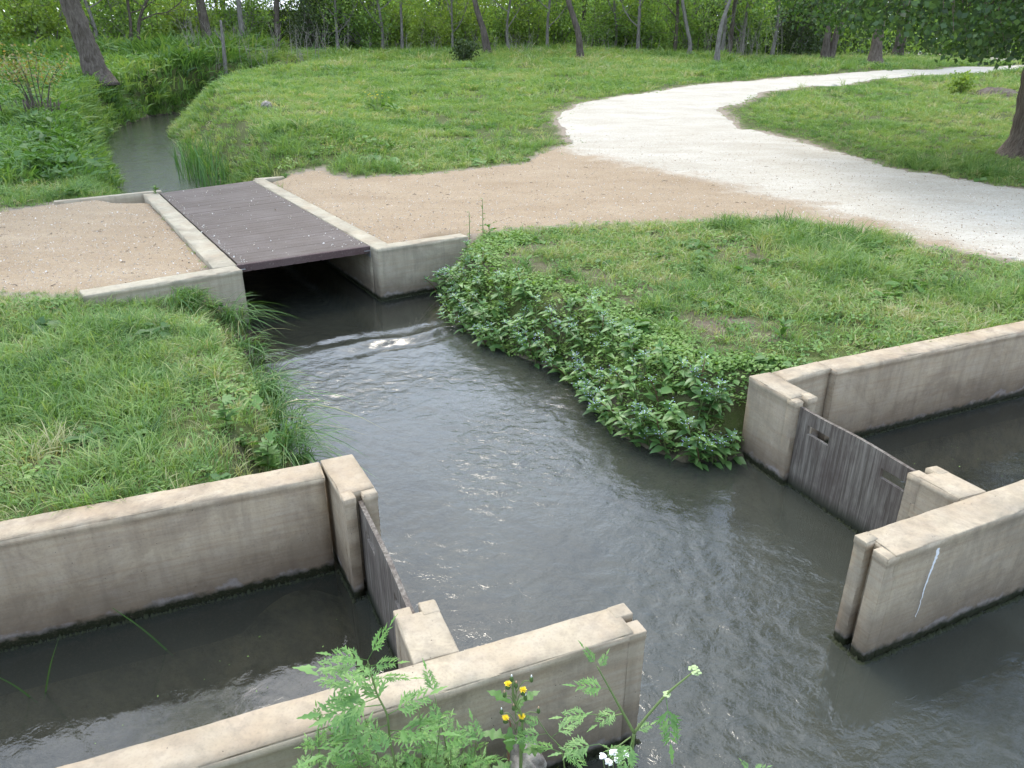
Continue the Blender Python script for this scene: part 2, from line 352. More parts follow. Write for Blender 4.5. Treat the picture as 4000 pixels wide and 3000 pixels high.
# ---------------------------------------------------------------- paths
PATHS = [
 [(31, 42.6), (25.7, 40.5), (18.8, 36.5), (13.6, 34.05), (9.2, 31.4), (5.63, 28.2), (3.77, 26.3), (2.15, 23.8), (1.44, 22.2), (1.19, 20.4), (1.2, 18.56), (1.25, 16.92), (.8, 15.93), (.54, 15.15), (.39, 14.54), (-.48, 14.09), (-1.68, 13.44), (-2.82, 13.05), (-3.4, 13.62),
  (-4.30, 13.08), (-1.42, 8.36), (-.62, 8.92), (-.38, 9.18), (-.04, 9.55), (.57, 9.68), (1.78, 9.78), (2.4, 10.06), (2.88, 10.22), (3.88, 9.6), (4.57, 9.06), (4.95, 8.36), (5.51, 7.82), (9, 5.8), (16, 3.4), (18, 6.5), (12.5, 10.2), (8.3, 12.25), (7.22, 13.9), (6.38, 16.97), (5.6, 19.32), (5.97, 22.4), (8.61, 27.3), (14.36, 31.55), (23.2, 36.5), (33, 40.3)],
 [(-9.5, 9.2), (-7.2, 10.48), (-6.75, 11.25), (-5.72, 11.78), (-2.95, 7.18), (-3.78, 6.66), (-4.79, 6.67), (-9.5, 5.2)],
 [(25.9, 43.4), (27.9, 49.1), (27.5, 53.3), (29, 60), (31, 69), (37, 90), (41, 90), (35.5, 70), (33, 60), (31.6, 50), (31, 45)]]
def path_d(x, y):
    d = poly_d(x, y, PATHS[0])
    for q in PATHS[1:]: d = np.minimum(d, poly_d(x, y, q))
    return d+((fbm(x*.7, y*.7, 3, 5)-.5)*.35+(fbm(x*5, y*5, 6, 3)-.5)*.22)*np.clip(.5+.06*np.hypot(x, y), .6, 1.5)*np.clip((np.hypot(x+3, y-9.5)-2.2)/2, 0, 1)
pdg = path_d(gx, gy); GTINT = np.exp(-np.clip(pdg, 0, None)/.22)
ground = obj('ground', mesh('ground', np.stack([gx, gy, GZ], -1).reshape(-1, 3), gridfaces(*gx.shape), m_ground(), tint=GTINT.reshape(-1)))
tag(ground, 'grassy ground sloping up from the creek to the wood', 'ground', kind='structure')
PX = axis(-9.5, -5, 7, 42, .08, 1.03); PY = axis(3.2, 6.6, 15, 91, .08, 1.03)
px, py = np.meshgrid(PX, PY); pd = path_d(px, py)
ix = np.gradient(pd, axis=1)/np.gradient(px, axis=1); iy = np.gradient(pd, axis=0)/np.gradient(py, axis=0); gl = np.hypot(ix, iy)+1e-6
cell = np.maximum(np.gradient(px, axis=1), np.gradient(py, axis=0))*1.6
mv = np.where((pd > 0) & (pd < cell), pd, 0)
qx = px-mv*ix/gl; qy = py-mv*iy/gl
okc = ((pd[:-1, :-1] <= 0)*1+(pd[1:, :-1] <= 0)+(pd[:-1, 1:] <= 0)+(pd[1:, 1:] <= 0)) > 0
WL = np.array([(-1, 20.), (.9, 16.6), (2.2, 14.4), (3.3, 13.1), (4.2, 11.6), (4.9, 9.6), (5.6, 6.)])
wd = np.full(px.shape, 1e9)
for a, b in zip(WL[:-1], WL[1:]): wd = np.minimum(wd, seg_d(px, py, a, b))
side = px > np.interp(-py, -WL[:, 1], WL[:, 0])
wt = ss(np.where(side, wd, -wd)/2.2+.5); wt[py > 20] = 1
pz = gz(qx, qy)+.010+.0004*np.hypot(qx, qy)-.014*ss(1+pd/.18)
V = np.stack([qx, qy, pz], -1).reshape(-1, 3); F = gridfaces(*px.shape, okc); V, F, T = compact(V, F, wt.reshape(-1))
path = obj('path', mesh('path', V, F, m_path(), tint=T))
tag(path, 'pale limestone path curving to the wood, tan gravel beside the footbridge', 'path', kind='structure')
# ---------------------------------------------------------------- water
XW = axis(-27, -2.9, 3.0, 12, .02, 1.05); YW = axis(-3, 1.6, 8.4, 46, .02, 1.05)
wx, wy = np.meshgrid(XW, YW)
wdist = poly_d(wx, wy, WXY)
fx, fy = .53, -.848
s_ = (wx+2.1)*fx+(wy-7.75)*fy; c_ = (wx+2.1)*fy*-1+(wy-7.75)*fx
ux = wx+(fbm(wx*2.3, wy*2.3, 2)-.5)*.35; uy = wy+(fbm(wx*2.3+9, wy*2.3, 6)-.5)*.35
rip = np.zeros(wx.shape); rw = np.random.RandomState(3)
for k in range(44):
    lam = .07*(4.2 ** rw.rand()); th = rw.rand()*2*np.pi; ph = rw.rand()*6.28
    rip += lam*.0021*np.sin(2*np.pi/lam*(ux*np.cos(th)+uy*np.sin(th))+ph)
pool = ss((s_-.75)/.5)*np.where(wy < 9, 1, 0)*(.52+.48*ss((wy-3.2)/2.6))
patch = .45+.9*ss((fbm(wx*.9, wy*.9, 11)-.35)/.3)
calm = np.ones(wx.shape)
# behind the gates the canal is nearly still
lc = ss(((-.62-.35*(wy-2.7))-wx)/.12)*(wy < 3.6-.0*wx)*np.where(wy < 3.42+.407*(wx+1.0), 1, 0); rc = ss((wx-(2.0-.45*(wy-3.8)))/.12)*(wy > 2.9+.45*(wx-1.6))*(wy < 9)
calm = 1-.75*np.clip(lc+rc, 0, 1)
amp = (pool*patch+.12)*calm
amp = np.where(wy > 13.3, 1.4, amp)
sw = .030*np.exp(-((s_-1.15-.12*np.sin(c_*2.3+.5))/.24)**2)*(.25+1.1*fbm(wx*2.2, wy*2.2, 14))*(.15+.85*ss((c_+.45)/.5))*np.sin(2*np.pi*(s_+.30*(fbm(wx*1.7+2, wy*1.7, 10)-.5)+.02*np.sin(c_*9))/.36)*np.where(wy < 9, 1, 0)
wz = rip*amp*np.clip(-wdist/.1+.4, .2, 1)+sw
wk = ((wdist[:-1, :-1] < .25) | (wdist[1:, 1:] < .25))
V = np.stack([wx, wy, wz], -1).reshape(-1, 3); F = gridfaces(*wx.shape, wk)
V, F, T = compact(V, F, np.clip(amp, .04, 1.5).reshape(-1))
water = obj('water', mesh('water', V, F, m_water(), tint=T)); tag(water, 'dark rippled creek water filling the pool and channels', 'water', kind='structure')
# ---------------------------------------------------------------- concrete
BLK = []
def cblock(quad, z0, z1, r=.02, lip=.004, seed=0, st=.05, chip=.012, dz=None):
    """weathered concrete block: plan quad (NW, NE, SE, SW order, any winding), rounded worn arrises, trowelled lip"""
    q = [np.array(a, float) for a in quad]; BLK.append(np.array(quad, float))
    L = (np.linalg.norm(q[1]-q[0])+np.linalg.norm(q[2]-q[3]))/2; D = (np.linalg.norm(q[3]-q[0])+np.linalg.norm(q[2]-q[1]))/2; Hh = z1-z0
    r *= .55; rr = min(r, D*.3, L*.3)
    def ax(l, top=False):
        a = [0, rr*.3, rr*.65, rr]; n = max(1, int((l-2*rr)/st)); mid = list(np.linspace(rr, l-rr, n+1))[1:-1] if n > 1 else []
        e = [l-rr, l-rr*.65, l-rr*.3, l]
        if top: mid = [m for m in mid if m < l-.06]; e = [l-.042, l-.036]+e
        return np.array(sorted(set(np.round(a+mid+e, 5))))
    A = ax(L); B = ax(D); C = ax(Hh, True) if lip else ax(Hh)
    idx = {}; P = []
    def vid(i, j, k):
        if (i, j, k) not in idx: idx[(i, j, k)] = len(P); P.append((A[i], B[j], C[k]))
        return idx[(i, j, k)]
    F = []; na, nb, nc = len(A)-1, len(B)-1, len(C)-1
    for i in range(na):
        for j in range(nb):
            F.append((vid(i, j, nc), vid(i+1, j, nc), vid(i+1, j+1, nc), vid(i, j+1, nc)))
    for i in range(na):
        for k in range(nc):
            F.append((vid(i, 0, k), vid(i+1, 0, k), vid(i+1, 0, k+1), vid(i, 0, k+1)))
            F.append((vid(i+1, nb, k), vid(i, nb, k), vid(i, nb, k+1), vid(i+1, nb, k+1)))
    for j in range(nb):
        for k in range(nc):
            F.append((vid(0, j+1, k), vid(0, j, k), vid(0, j, k+1), vid(0, j+1, k+1)))
            F.append((vid(na, j, k), vid(na, j+1, k), vid(na, j+1, k+1), vid(na, j, k+1)))
    P = np.array(P); inner = np.stack([np.clip(P[:, 0], rr, L-rr), np.clip(P[:, 1], rr, D-rr), np.clip(P[:, 2], rr, Hh-rr)], 1)
    d = P-inner; ln = np.linalg.norm(d, axis=1)+1e-9; nrm = d/ln[:, None]
    edge = (np.abs(d) > rr*.2).sum(1) >= 2
    n1 = fbm(P[:, 0]*3+seed*3.1+P[:, 2]*1.3, P[:, 1]*3+P[:, 2]*3+seed, 3)-.5
    n2 = fbm(P[:, 0]*17+seed*5.1, P[:, 1]*17+P[:, 2]*15+seed, 6, 3)
    push = rr+.004*n1-edge*chip*np.clip((n2-.47)*5, 0, 1.3)
    Q = inner+nrm*push[:, None]
    if lip:
        low = ss((Hh-.036-P[:, 2])/.008)*lip
        Q[:, 0] -= np.sign(nrm[:, 0])*(np.abs(nrm[:, 0]) > .5)*low; Q[:, 1] -= np.sign(nrm[:, 1])*(np.abs(nrm[:, 1]) > .5)*low
    u = Q[:, 0]/L; v = Q[:, 1]/D; u = u[:, None]; v = v[:, None]
    XY = (q[0]*(1-u)+q[1]*u)*(1-v)+(q[3]*(1-u)+q[2]*u)*v
    # winding
    cr = (q[1]-q[0])[0]*(q[3]-q[0])[1]-(q[1]-q[0])[1]*(q[3]-q[0])[0]
    if cr < 0: F = [f[::-1] for f in F]
    z = z0+Q[:, 2]
    return np.column_stack([XY, z]), F
def lerp(a, b, t): a = np.array(a, float); b = np.array(b, float); return tuple(a+(b-a)*t)
def slotted(parent, quad, z0, z1, mat, seed, depth, t0, t1, name):
    """block whose 1->2 end carries a vertical gate groove: body plus two lips"""
    a, b, c, d = quad                     # a->b and d->c run towards the grooved end b-c
    L = np.linalg.norm(np.array(b)-np.array(a)); f = 1-depth/L
    b1 = lerp(a, b, f); c1 = lerp(d, c, f)
    part(name, *cblock((a, b1, c1, d), z0, z1, .012, .004, seed), mat, parent); g0 = lerp(a, b, f-.03/L); h0 = lerp(d, c, f-.03/L)
    part('groove_lip', *cblock((lerp(g0, h0, -.006), lerp(b, c, -.006), lerp(b, c, t0), lerp(g0, h0, t0)), z0, z1+.002, .010, .004, seed+3, .03, .012), mat, parent)
    part('groove_lip', *cblock((lerp(g0, h0, t1), lerp(b, c, t1), lerp(b, c, 1.006), lerp(g0, h0, 1.006)), z0, z1-.006, .010, .004, seed+5, .03, .014), mat, parent)
ZT, ZB = .60, -.62
def moss(parent, pts, seed, w=.02):
    """lumpy strip of moss and algae along a waterline"""
    g = Geo(); rs = np.random.RandomState(seed); P = np.array(pts, float)
    for a, b in zip(P[:-1], P[1:]):
        L = np.linalg.norm(b-a); n = int(L/.011)
        for k in range(n):
            c = a+(b-a)*(k+rs.rand())/n; r = w*(.25+.55*rs.rand())
            ph = rs.rand()*6; V = [(c[0]+r*np.cos(ph+i*1.257)*(.7+.5*rs.rand()), c[1]+r*np.sin(ph+i*1.257)*(.7+.5*rs.rand()), -.012+.01*rs.rand()) for i in range(5)]
            V += [(c[0], c[1], .006+.022*rs.rand()**2)]
            g.add(V, [(i, (i+1) % 5, 5) for i in range(5)], rs.rand())
    o = g.part('moss', M_MOSS, parent); o['kind'] = 'stuff'; return o
t = NT('moss'); M_MOSS = t.done(t.bsdf(t.mix(t.noise(t.pos(), 60, 3), (.010, .012, .006), (.032, .038, .012)), .8, None, .3))
# left lock: back wall with return pillar
wl = empty('canal_wall', (-1.0, 3.4, 0), 'long tan concrete wall with square end pillar beside the grassy left bank', 'concrete wall'); wl['kind'] = 'thing'
part('wall_run', *cblock(((-5.6, 1.606), (-1.035, 3.465), (-.965, 3.300), (-5.53, 1.441)), ZB, ZT, .022, .005, 1), M_CON2, wl)
slotted(wl, ((-1.030, 3.462), (-.819, 3.062), (-.667, 3.149), (-.871, 3.532)), ZB, ZT+.006, M_CON2, 4, .055, .36, .56, 'end_pillar')
moss(wl, [(-5.53, 1.43), (-.95, 3.296), (-.82, 3.05), (-.67, 3.14), (-.66, 3.15), (-.865, 3.53)], 1)
# left lock: front wall with stub
wf = empty('canal_wall', (0, 2.1, 0), 'near concrete wall in front, its stub and end edge chipped', 'concrete wall'); wf['kind'] = 'thing'
slotted(wf, ((-5.0, .145), (.446, 2.339), (.515, 2.19), (-4.93, -.005)), ZB, ZT, M_CON, 11, .05, .42, .58, 'wall_run')
slotted(wf, ((-.191, 2.082), (-.313, 2.369), (-.471, 2.307), (-.352, 2.017)), ZB, ZT-.004, M_CON, 15, .05, .40, .60, 'stub')
moss(wf, [(-.36, 2.02), (-.475, 2.31), (-.31, 2.375), (-.185, 2.085), (.445, 2.345), (.52, 2.19), (-.4, 1.81)], 2, .026)
# right lock: back wall with pillar
wr = empty('canal_wall', (1.8, 4.5, 0), 'concrete wall and pillar beside the blue-flowered plants', 'concrete wall'); wr['kind'] = 'thing'
slotted(wr, ((1.766, 4.662), (1.94, 4.249), (1.78, 4.18), (1.603, 4.595)), ZB, ZT+.008, M_CON, 21, .055, .44, .64, 'end_pillar')
part('wall_run', *cblock(((1.769, 4.664), (2.165, 4.868), (2.222, 4.740), (1.836, 4.522)), ZB, ZT+.005, .016, .004, 24), M_CON, wr)
part('wall_run', *cblock(((2.168, 4.870), (9.2, 7.962), (9.275, 7.79), (2.238, 4.696)), ZB, ZT, .022, .005, 25), M_CON2, wr)
moss(wr, [(1.60, 4.59), (1.775, 4.175), (1.94, 4.24), (1.84, 4.51), (2.235, 4.69), (7, 6.79)], 3)
# right lock: front wall with stub
wq = empty('canal_wall', (2.2, 3.0, 0), 'right front concrete wall with grooved end and white paint streak', 'concrete wall'); wq['kind'] = 'thing'
slotted(wq, ((8.0, 5.713), (1.556, 2.792), (1.632, 2.622), (8.076, 5.543)), ZB, ZT, M_CON, 31, .05, .38, .56, 'wall_run')
slotted(wq, ((2.379, 3.168), (2.258, 3.422), (2.078, 3.365), (2.206, 3.098)), ZB, ZT-.004, M_CON, 35, .05, .40, .60, 'stub')
moss(wq, [(2.21, 3.1), (2.075, 3.36), (2.26, 3.43), (2.385, 3.17)], 4); moss(wq, [(1.55, 2.80), (1.63, 2.615), (5.5, 4.37)], 5, .03)
g = Geo(); rs = np.random.RandomState(8); V = []; n_ = np.array([.413, -.9107]); e_ = np.array([.9107, .413])
for k in range(41):
    f = k/40; c = np.array([1.632, 2.622])+e_*(.335-.03*f+.004*np.sin(f*9)+.0015*rs.randn())-n_*.0032; wv = (.0085*(1-f)**1.5+.0022)*(.75+.5*rs.rand()); z = ZT-.038-f*.40
    V += [(*(c-e_*wv), z), (*(c+e_*wv), z)]
g.add(V, [(2*k, 2*k+2, 2*k+3, 2*k+1) for k in range(40)])
t = NT('white_paint'); M_WPAINT = t.done(t.bsdf((.75, .75, .74), .6))
g.part('paint_streak', M_WPAINT, wq)
# gates
def m_ply():
    t = NT('weathered_plywood'); p = t.pos()
    g1 = t.noise(t.mapp(p, (60, 60, 2.6)), 1.0, 5, .7, .4); g2 = t.noise(p, 5, 4, .6); z = t.sep(p)[2]
    c = t.mix(t.ramp(g1, [(.40, 0.), (.66, 1.)]), (.095, .080, .064), (.255, .225, .185))
    c = t.mix(t.math('MULTIPLY', t.ramp(g2, [(.40, 0.), (.66, 1.)]), .6), c, (.075, .055, .046))
    c = t.mix(t.mr(t.math('ADD', z, t.math('MULTIPLY', g2, .06)), .14, .05), c, (.03, .032, .02))
    return t.done(t.bsdf(c, .85, t.bump(g1, .6, .004), .2))
M_PLY = m_ply()
def gate(a, b, top, slots, label, th=.022):
    """board from a to b in plan with hand slots cut through: built from strips around the openings"""
    a = np.array(a); b = np.array(b); L = np.linalg.norm(b-a); e = (b-a)/L; n = np.array([-e[1], e[0]])
    o = empty('sluice_gate', (*((a+b)/2), 0), label, 'sluice gate')
    xs = sorted(set([0, L]+[q for s in slots for q in s[:2]])); zs = sorted(set([-.4, .02, top]+[q for s in slots for q in s[2:]]))
    hole = lambda x, z: any(s[0]-1e-6 < x < s[1]+1e-6 and s[2] < z < s[3] for s in slots)
    def refine(v, st): return np.unique(np.concatenate([np.linspace(p, q, max(2, int((q-p)/st)+1)) for p, q in zip(v[:-1], v[1:])]).round(5))
    X = refine(xs, .05); Z = refine(zs, .05); g = {}; V = []; F = []
    def vid(i, k, s):
        if (i, k, s) not in g:
            g[(i, k, s)] = len(V); z = Z[k]
            if k == len(Z)-1: z -= .004*np.sin(X[i]*9)
            c = a+e*X[i]+n*(s-.5)*th+n*.004*np.sin(X[i]*4); V.append((*c, z))
        return g[(i, k, s)]
    solid = {(i, k): not hole((X[i]+X[i+1])/2, (Z[k]+Z[k+1])/2) for i in range(len(X)-1) for k in range(len(Z)-1)}
    for (i, k), s in solid.items():
        if not s: continue
        F.append((vid(i, k, 0), vid(i+1, k, 0), vid(i+1, k+1, 0), vid(i, k+1, 0))); F.append((vid(i, k+1, 1), vid(i+1, k+1, 1), vid(i+1, k, 1), vid(i, k, 1)))
        for (di, dk, p, q) in ((0, 1, (i, k+1), (i+1, k+1)), (0, -1, (i+1, k), (i, k)), (1, 0, (i+1, k+1), (i+1, k)), (-1, 0, (i, k), (i, k+1))):
            if not solid.get((i+di, k+dk), False): F.append((vid(*p, 0), vid(*q, 0), vid(*q, 1), vid(*p, 1)))
    part('board', V, F, M_PLY, o, smooth=False)
    moss(o, [tuple(a-n*.014), tuple(b-n*.014)], 9, .018); moss(o, [tuple(a+n*.014), tuple(b+n*.014)], 10, .018)
    return o
gate((1.815, 4.232), (2.190, 3.345), .565, [(.115, .29, .415, .475), (.68, .86, .415, .475)], 'weathered grey plywood gate with two hand slots between concrete grooves')
gate((-.757, 3.135), (-.392, 2.315), .562, [(.13, .28, .42, .47), (.62, .76, .42, .47)], 'narrow plywood gate seen nearly edge-on, closing the near canal')
# ---------------------------------------------------------------- footbridge and abutments
def offs(p, d, k): return (p[0]+d[0]*k, p[1]+d[1]*k)
IL0, IL1 = (-2.72, 7.30), (-5.55, 11.83); IR0, IR1 = (-1.50, 8.14), (-4.477, 13.09)
al = empty('concrete_abutment', (-3.0, 7.6, 0), 'left concrete abutment of the footbridge with kerb and wing walls', 'abutment')
nl = (-.848, -.53); wfn = (-.123, .158)
part('kerb', *cblock((offs(IL0, (-.53, .848), .232), IL1, offs(IL1, nl, .22), offs(offs(IL0, (-.53, .848), .232), nl, .24)), ZB, ZT, .02, .0, 41, .07), M_CON3, al)
part('wing_wall', *cblock(((-3.86, 6.41), IL0, offs(IL0, wfn, 1.12), (-3.86-.137, 6.41+.177)), ZB, ZT+.003, .022, .004, 43), M_CON3, al)
part('wing_wall', *cblock(((-6.80, 11.13), (-5.62, 12.07), (-5.54, 11.95), (-6.72, 11.02)), ZB, ZT+.004, .018, .0, 44), M_CON3, al)
ar = empty('concrete_abutment', (-1.4, 8.5, 0), 'right concrete abutment of the footbridge beside the leafy plants', 'abutment')
nr = (.857, .515)
part('kerb', *cblock((offs(IR1, nr, .22), offs(offs(IR0, (-.516, .857), .205), nr, .22), offs(IR0, (-.516, .857), .205), IR1), ZB, ZT, .02, .0, 51, .07), M_CON3, ar)
part('wing_wall', *cblock((offs(IR0, (-.105, .172), 1), (-.62, 8.96), (-.52, 8.80), IR0), ZB, ZT+.003, .022, .004, 53), M_CON3, ar)
part('wing_wall', *cblock(((-4.50, 13.26), (-3.35, 13.98), (-3.27, 13.84), (-4.42, 13.12)), ZB, ZT+.004, .018, .0, 54), M_CON3, ar)
moss(ar, [(-.53, 8.79), (-1.5, 8.13), (-3.4, 11.3)], 6); moss(al, [(-2.71, 7.3), (-4.6, 10.3)], 7)
def m_deck(name, a, b):
    t = NT(name); p = t.mapp(t.pos(), (1, 1, 1), (0, 0, -R(27)))
    g1 = t.noise(t.mapp(p, (.9, 26, 10)), 1.4, 5, .7, .3); g2 = t.noise(t.pos(), 2.4, 5, .6)
    oi = t.n('ShaderNodeObjectInfo').outputs['Random']
    c = t.mix(g1, a, b); c = t.mix(t.math('MULTIPLY', t.ramp(g2, [(.42, 0.), (.7, 1.)]), .35), c, (.17, .14, .125))
    c = t.mix(t.mr(oi, 0, 1, 0, .16), c, tuple(x*.75 for x in a))
    n3 = t.noise(t.pos(), 60, 3, .7); c = t.mix(t.math('MULTIPLY', t.ramp(n3, [(.56, 0.), (.72, 1.)]), .4), c, (.30, .26, .22))
    return t.done(t.bsdf(c, .72, t.bump(g1, .35, .004), .3))
M_DECK = m_deck('brown_deck_board', (.058, .041, .031), (.108, .082, .066)); M_FASC = m_deck('dark_fascia', (.062, .036, .034), (.098, .060, .056))
fb = empty('footbridge', (-3.5, 10.2, 0), 'low footbridge of dark brown deck boards over the channel', 'footbridge')
DL0, DR0 = np.array(offs(IL0, (-.53, .848), .275)), np.array(offs(IR0, (-.516, .857), .265)); DL1, DR1 = np.array(IL1)+(.03, -.05), np.array(IR1)+(.03, -.05)
NPL = 40; rs = np.random.RandomState(4)
eL = .012
for k in range(NPL):
    g0 = (k+.001)/NPL; g1 = (k+1-.001)/NPL
    A0, A1 = lerp(DL0, DL1, g0), lerp(DL0, DL1, g1); B0, B1 = lerp(DR0, DR1, g0), lerp(DR0, DR1, g1)
    A0, B0 = lerp(A0, B0, eL), lerp(A0, B0, 1-eL); A1, B1 = lerp(A1, B1, eL), lerp(A1, B1, 1-eL)
    zt = .598+.001*rs.randn(); bv = .003
    P = []
    for z, s in ((zt-.045, 0), (zt-bv, 0), (zt, .04)):
        P += [(*lerp(A0, A1, s), z), (*lerp(B0, B1, s), z), (*lerp(B1, B0, 0), z) if s == 0 else (*lerp(B1, B0, 0), z), (*A1, z)]
    P[10] = (*lerp(B1, B0, .04), zt); P[11] = (*lerp(A1, A0, .04), zt)
    F = [(0, 3, 2, 1), (8, 9, 10, 11)]+[(r*4+i, r*4+(i+1) % 4, r*4+4+(i+1) % 4, r*4+4+i) for r in (0, 1) for i in range(4)]
    part('plank', P, F, M_DECK, fb, smooth=False)
# front fascia with small notches along its lower edge, and the steel angles that carry the deck
d = (DR0-DL0); Lf = np.linalg.norm(d); d /= Lf; nf = np.array([d[1], -d[0]]); V = []; F = []
xs = [0.]
for k in range(1, 10): xs += [Lf*k/10-.012, Lf*k/10, Lf*k/10+.012]
xs += [Lf]
for i, x in enumerate(xs):
    zb = .515+(.010 if i % 3 == 2 and i > 0 else 0)
    if i > 0 and (i-2) % 3 == 0: zb = .525
    for (o_, z) in ((.004, zb), (.040, zb), (.040, .590), (.032, .5965), (.004, .5965)): V.append((*(DL0+d*x+nf*o_), z))
for i in range(len(xs)-1):
    for j in range(5): F.append((i*5+j, i*5+(j+1) % 5, (i+1)*5+(j+1) % 5, (i+1)*5+j))
F += [tuple(range(5))[::-1], tuple(range((len(xs)-1)*5, len(xs)*5))]
part('fascia', V, [f[::-1] for f in F], M_FASC, fb, smooth=False)
t = NT('galvanised_steel'); M_STEEL = t.done(t.bsdf(t.mix(t.noise(t.pos(), 12, 4), (.30, .30, .30), (.48, .48, .47)), .45, None, .5, Metallic=.7))
for (P0, P1, ins) in ((DL0, DL1, 1), (DR0, DR1, -1)):
    e = np.array(P1)-np.array(P0); Le = np.linalg.norm(e); e = e/Le; n2 = np.array([e[1], -e[0]])*ins
    sec = [(.004, .543), (.075, .543), (.075, .549), (.010, .549), (.010, .549), (.010, .470), (.004, .470)]
    sec = [(.004, .470), (.010, .470), (.010, .543), (.075, .543), (.075, .549), (.004, .549)]
    V = [(*(np.array(P0)+e*s+n2*(q if True else 0)-e*.06), z) for s in (0, Le) for q, z in sec]
    F = [(i, (i+1) % 6, 6+(i+1) % 6, 6+i) for i in range(6)]+[(0, 5, 4, 3, 2, 1), (6, 7, 8, 9, 10, 11)]
    part('support_angle', V, F, M_STEEL, fb, smooth=False)
# ---------------------------------------------------------------- trees and shrubs
def m_bark(name, a, b, sc_=1.):
    t = NT(name); p = t.objc()
    g1 = t.noise(t.mapp(p, (14*sc_, 14*sc_, 3*sc_)), 1.0, 6, .7, .6); g2 = t.noise(p, 1.5, 4); v = t.vor(t.mapp(p, (16*sc_, 16*sc_, 4*sc_)), 1.0).outputs['Distance']
    c = t.mix(t.ramp(g1, [(.32, 0.), (.68, 1.)]), a, b); c = t.mix(t.math('MULTIPLY', t.ramp(g2, [(.45, 0.), (.7, 1.)]), .4), c, tuple(x*1.25 for x in b))
    return t.done(t.bsdf(c, .95, t.bump(t.math('ADD', g1, v), .9, .05), .1))
M_BARK = m_bark('grey_brown_bark', (.055, .042, .033), (.175, .145, .12)); M_BARK2 = m_bark('pale_grey_bark', (.12, .105, .09), (.30, .275, .245), 1.5); M_BARKR = m_bark('furrowed_bark', (.075, .055, .042), (.185, .15, .12))
t = NT('dry_stem'); M_DRY = t.done(t.bsdf(t.mix(t.noise(t.pos(), 6, 3), (.20, .175, .15), (.36, .325, .28)), .9, None, .1))
L_TREE = leaf_mat('spring_leaf', [(0, (.09, .165, .034)), (.5, (.18, .30, .064)), (1, (.29, .42, .11))], .5, .03, .5)
L_DARK = leaf_mat('dark_oak_leaf', [(0, (.020, .050, .010)), (.5, (.040, .092, .018)), (1, (.085, .16, .03))], .4, .03, .5)
L_YEL = leaf_mat('yellow_green_leaf', [(0, (.13, .215, .032)), (.5, (.225, .33, .056)), (1, (.35, .44, .10))], .45, .03, .5)
L_DEEP = leaf_mat('evergreen_leaf', [(0, (.024, .042, .012)), (.5, (.052, .085, .022)), (1, (.10, .14, .04))], .3, .03, .5)
def leaves(P, size, seed, flat=.0):
    """folded rhombic leaves at the points P"""
    rs = np.random.RandomState(seed); n = len(P); P = np.asarray(P, float)
    d = rs.randn(n, 3); d[:, 2] = d[:, 2]*(1-flat)-.25; d /= np.linalg.norm(d, axis=1)[:, None]
    r = rs.randn(n, 3); r[:, 2] *= .5; s = np.cross(d, r); s /= np.linalg.norm(s, axis=1)[:, None]+1e-9; u = np.cross(s, d)
    L = (size*(.6+.8*rs.rand(n)))[:, None]; w = L*.36
    V = np.stack([P, P+d*L*.5+s*w+u*L*.12, P+d*L, P+d*L*.5-s*w+u*L*.12], 1).reshape(-1, 3)
    return V, np.arange(4*n).reshape(n, 4), np.repeat(np.clip(.5+.26*rs.randn(n), 0, 1), 4)
def branch(g, tips, p, d, L, r, depth, rs, up=.25, k=6, droop=0.):
    n = 5; P = [np.array(p, float)]; d = np.array(d, float); d /= np.linalg.norm(d)
    for i in range(n):
        d = d+rs.randn(3)*.16+np.array([0, 0, up*.35-droop*.3*i/n]); d /= np.linalg.norm(d); P.append(P[-1]+d*L/n)
    P = np.array(P); V, F = tube(P, np.linspace(r, r*.35, n+1), k, False); g.add(V, F)
    if depth == 0: tips += [P[3], P[4], P[5]]; return
    for i in range(2, n+1):
        for q in range(2 if depth > 1 else 2):
            e = d*.6+rs.randn(3)*.75+np.array([0, 0, .1-droop*.5]); branch(g, tips, P[i], e, L*(.35+.3*rs.rand()), r*.42, depth-1, rs, up*.6, max(3, k-2), droop)
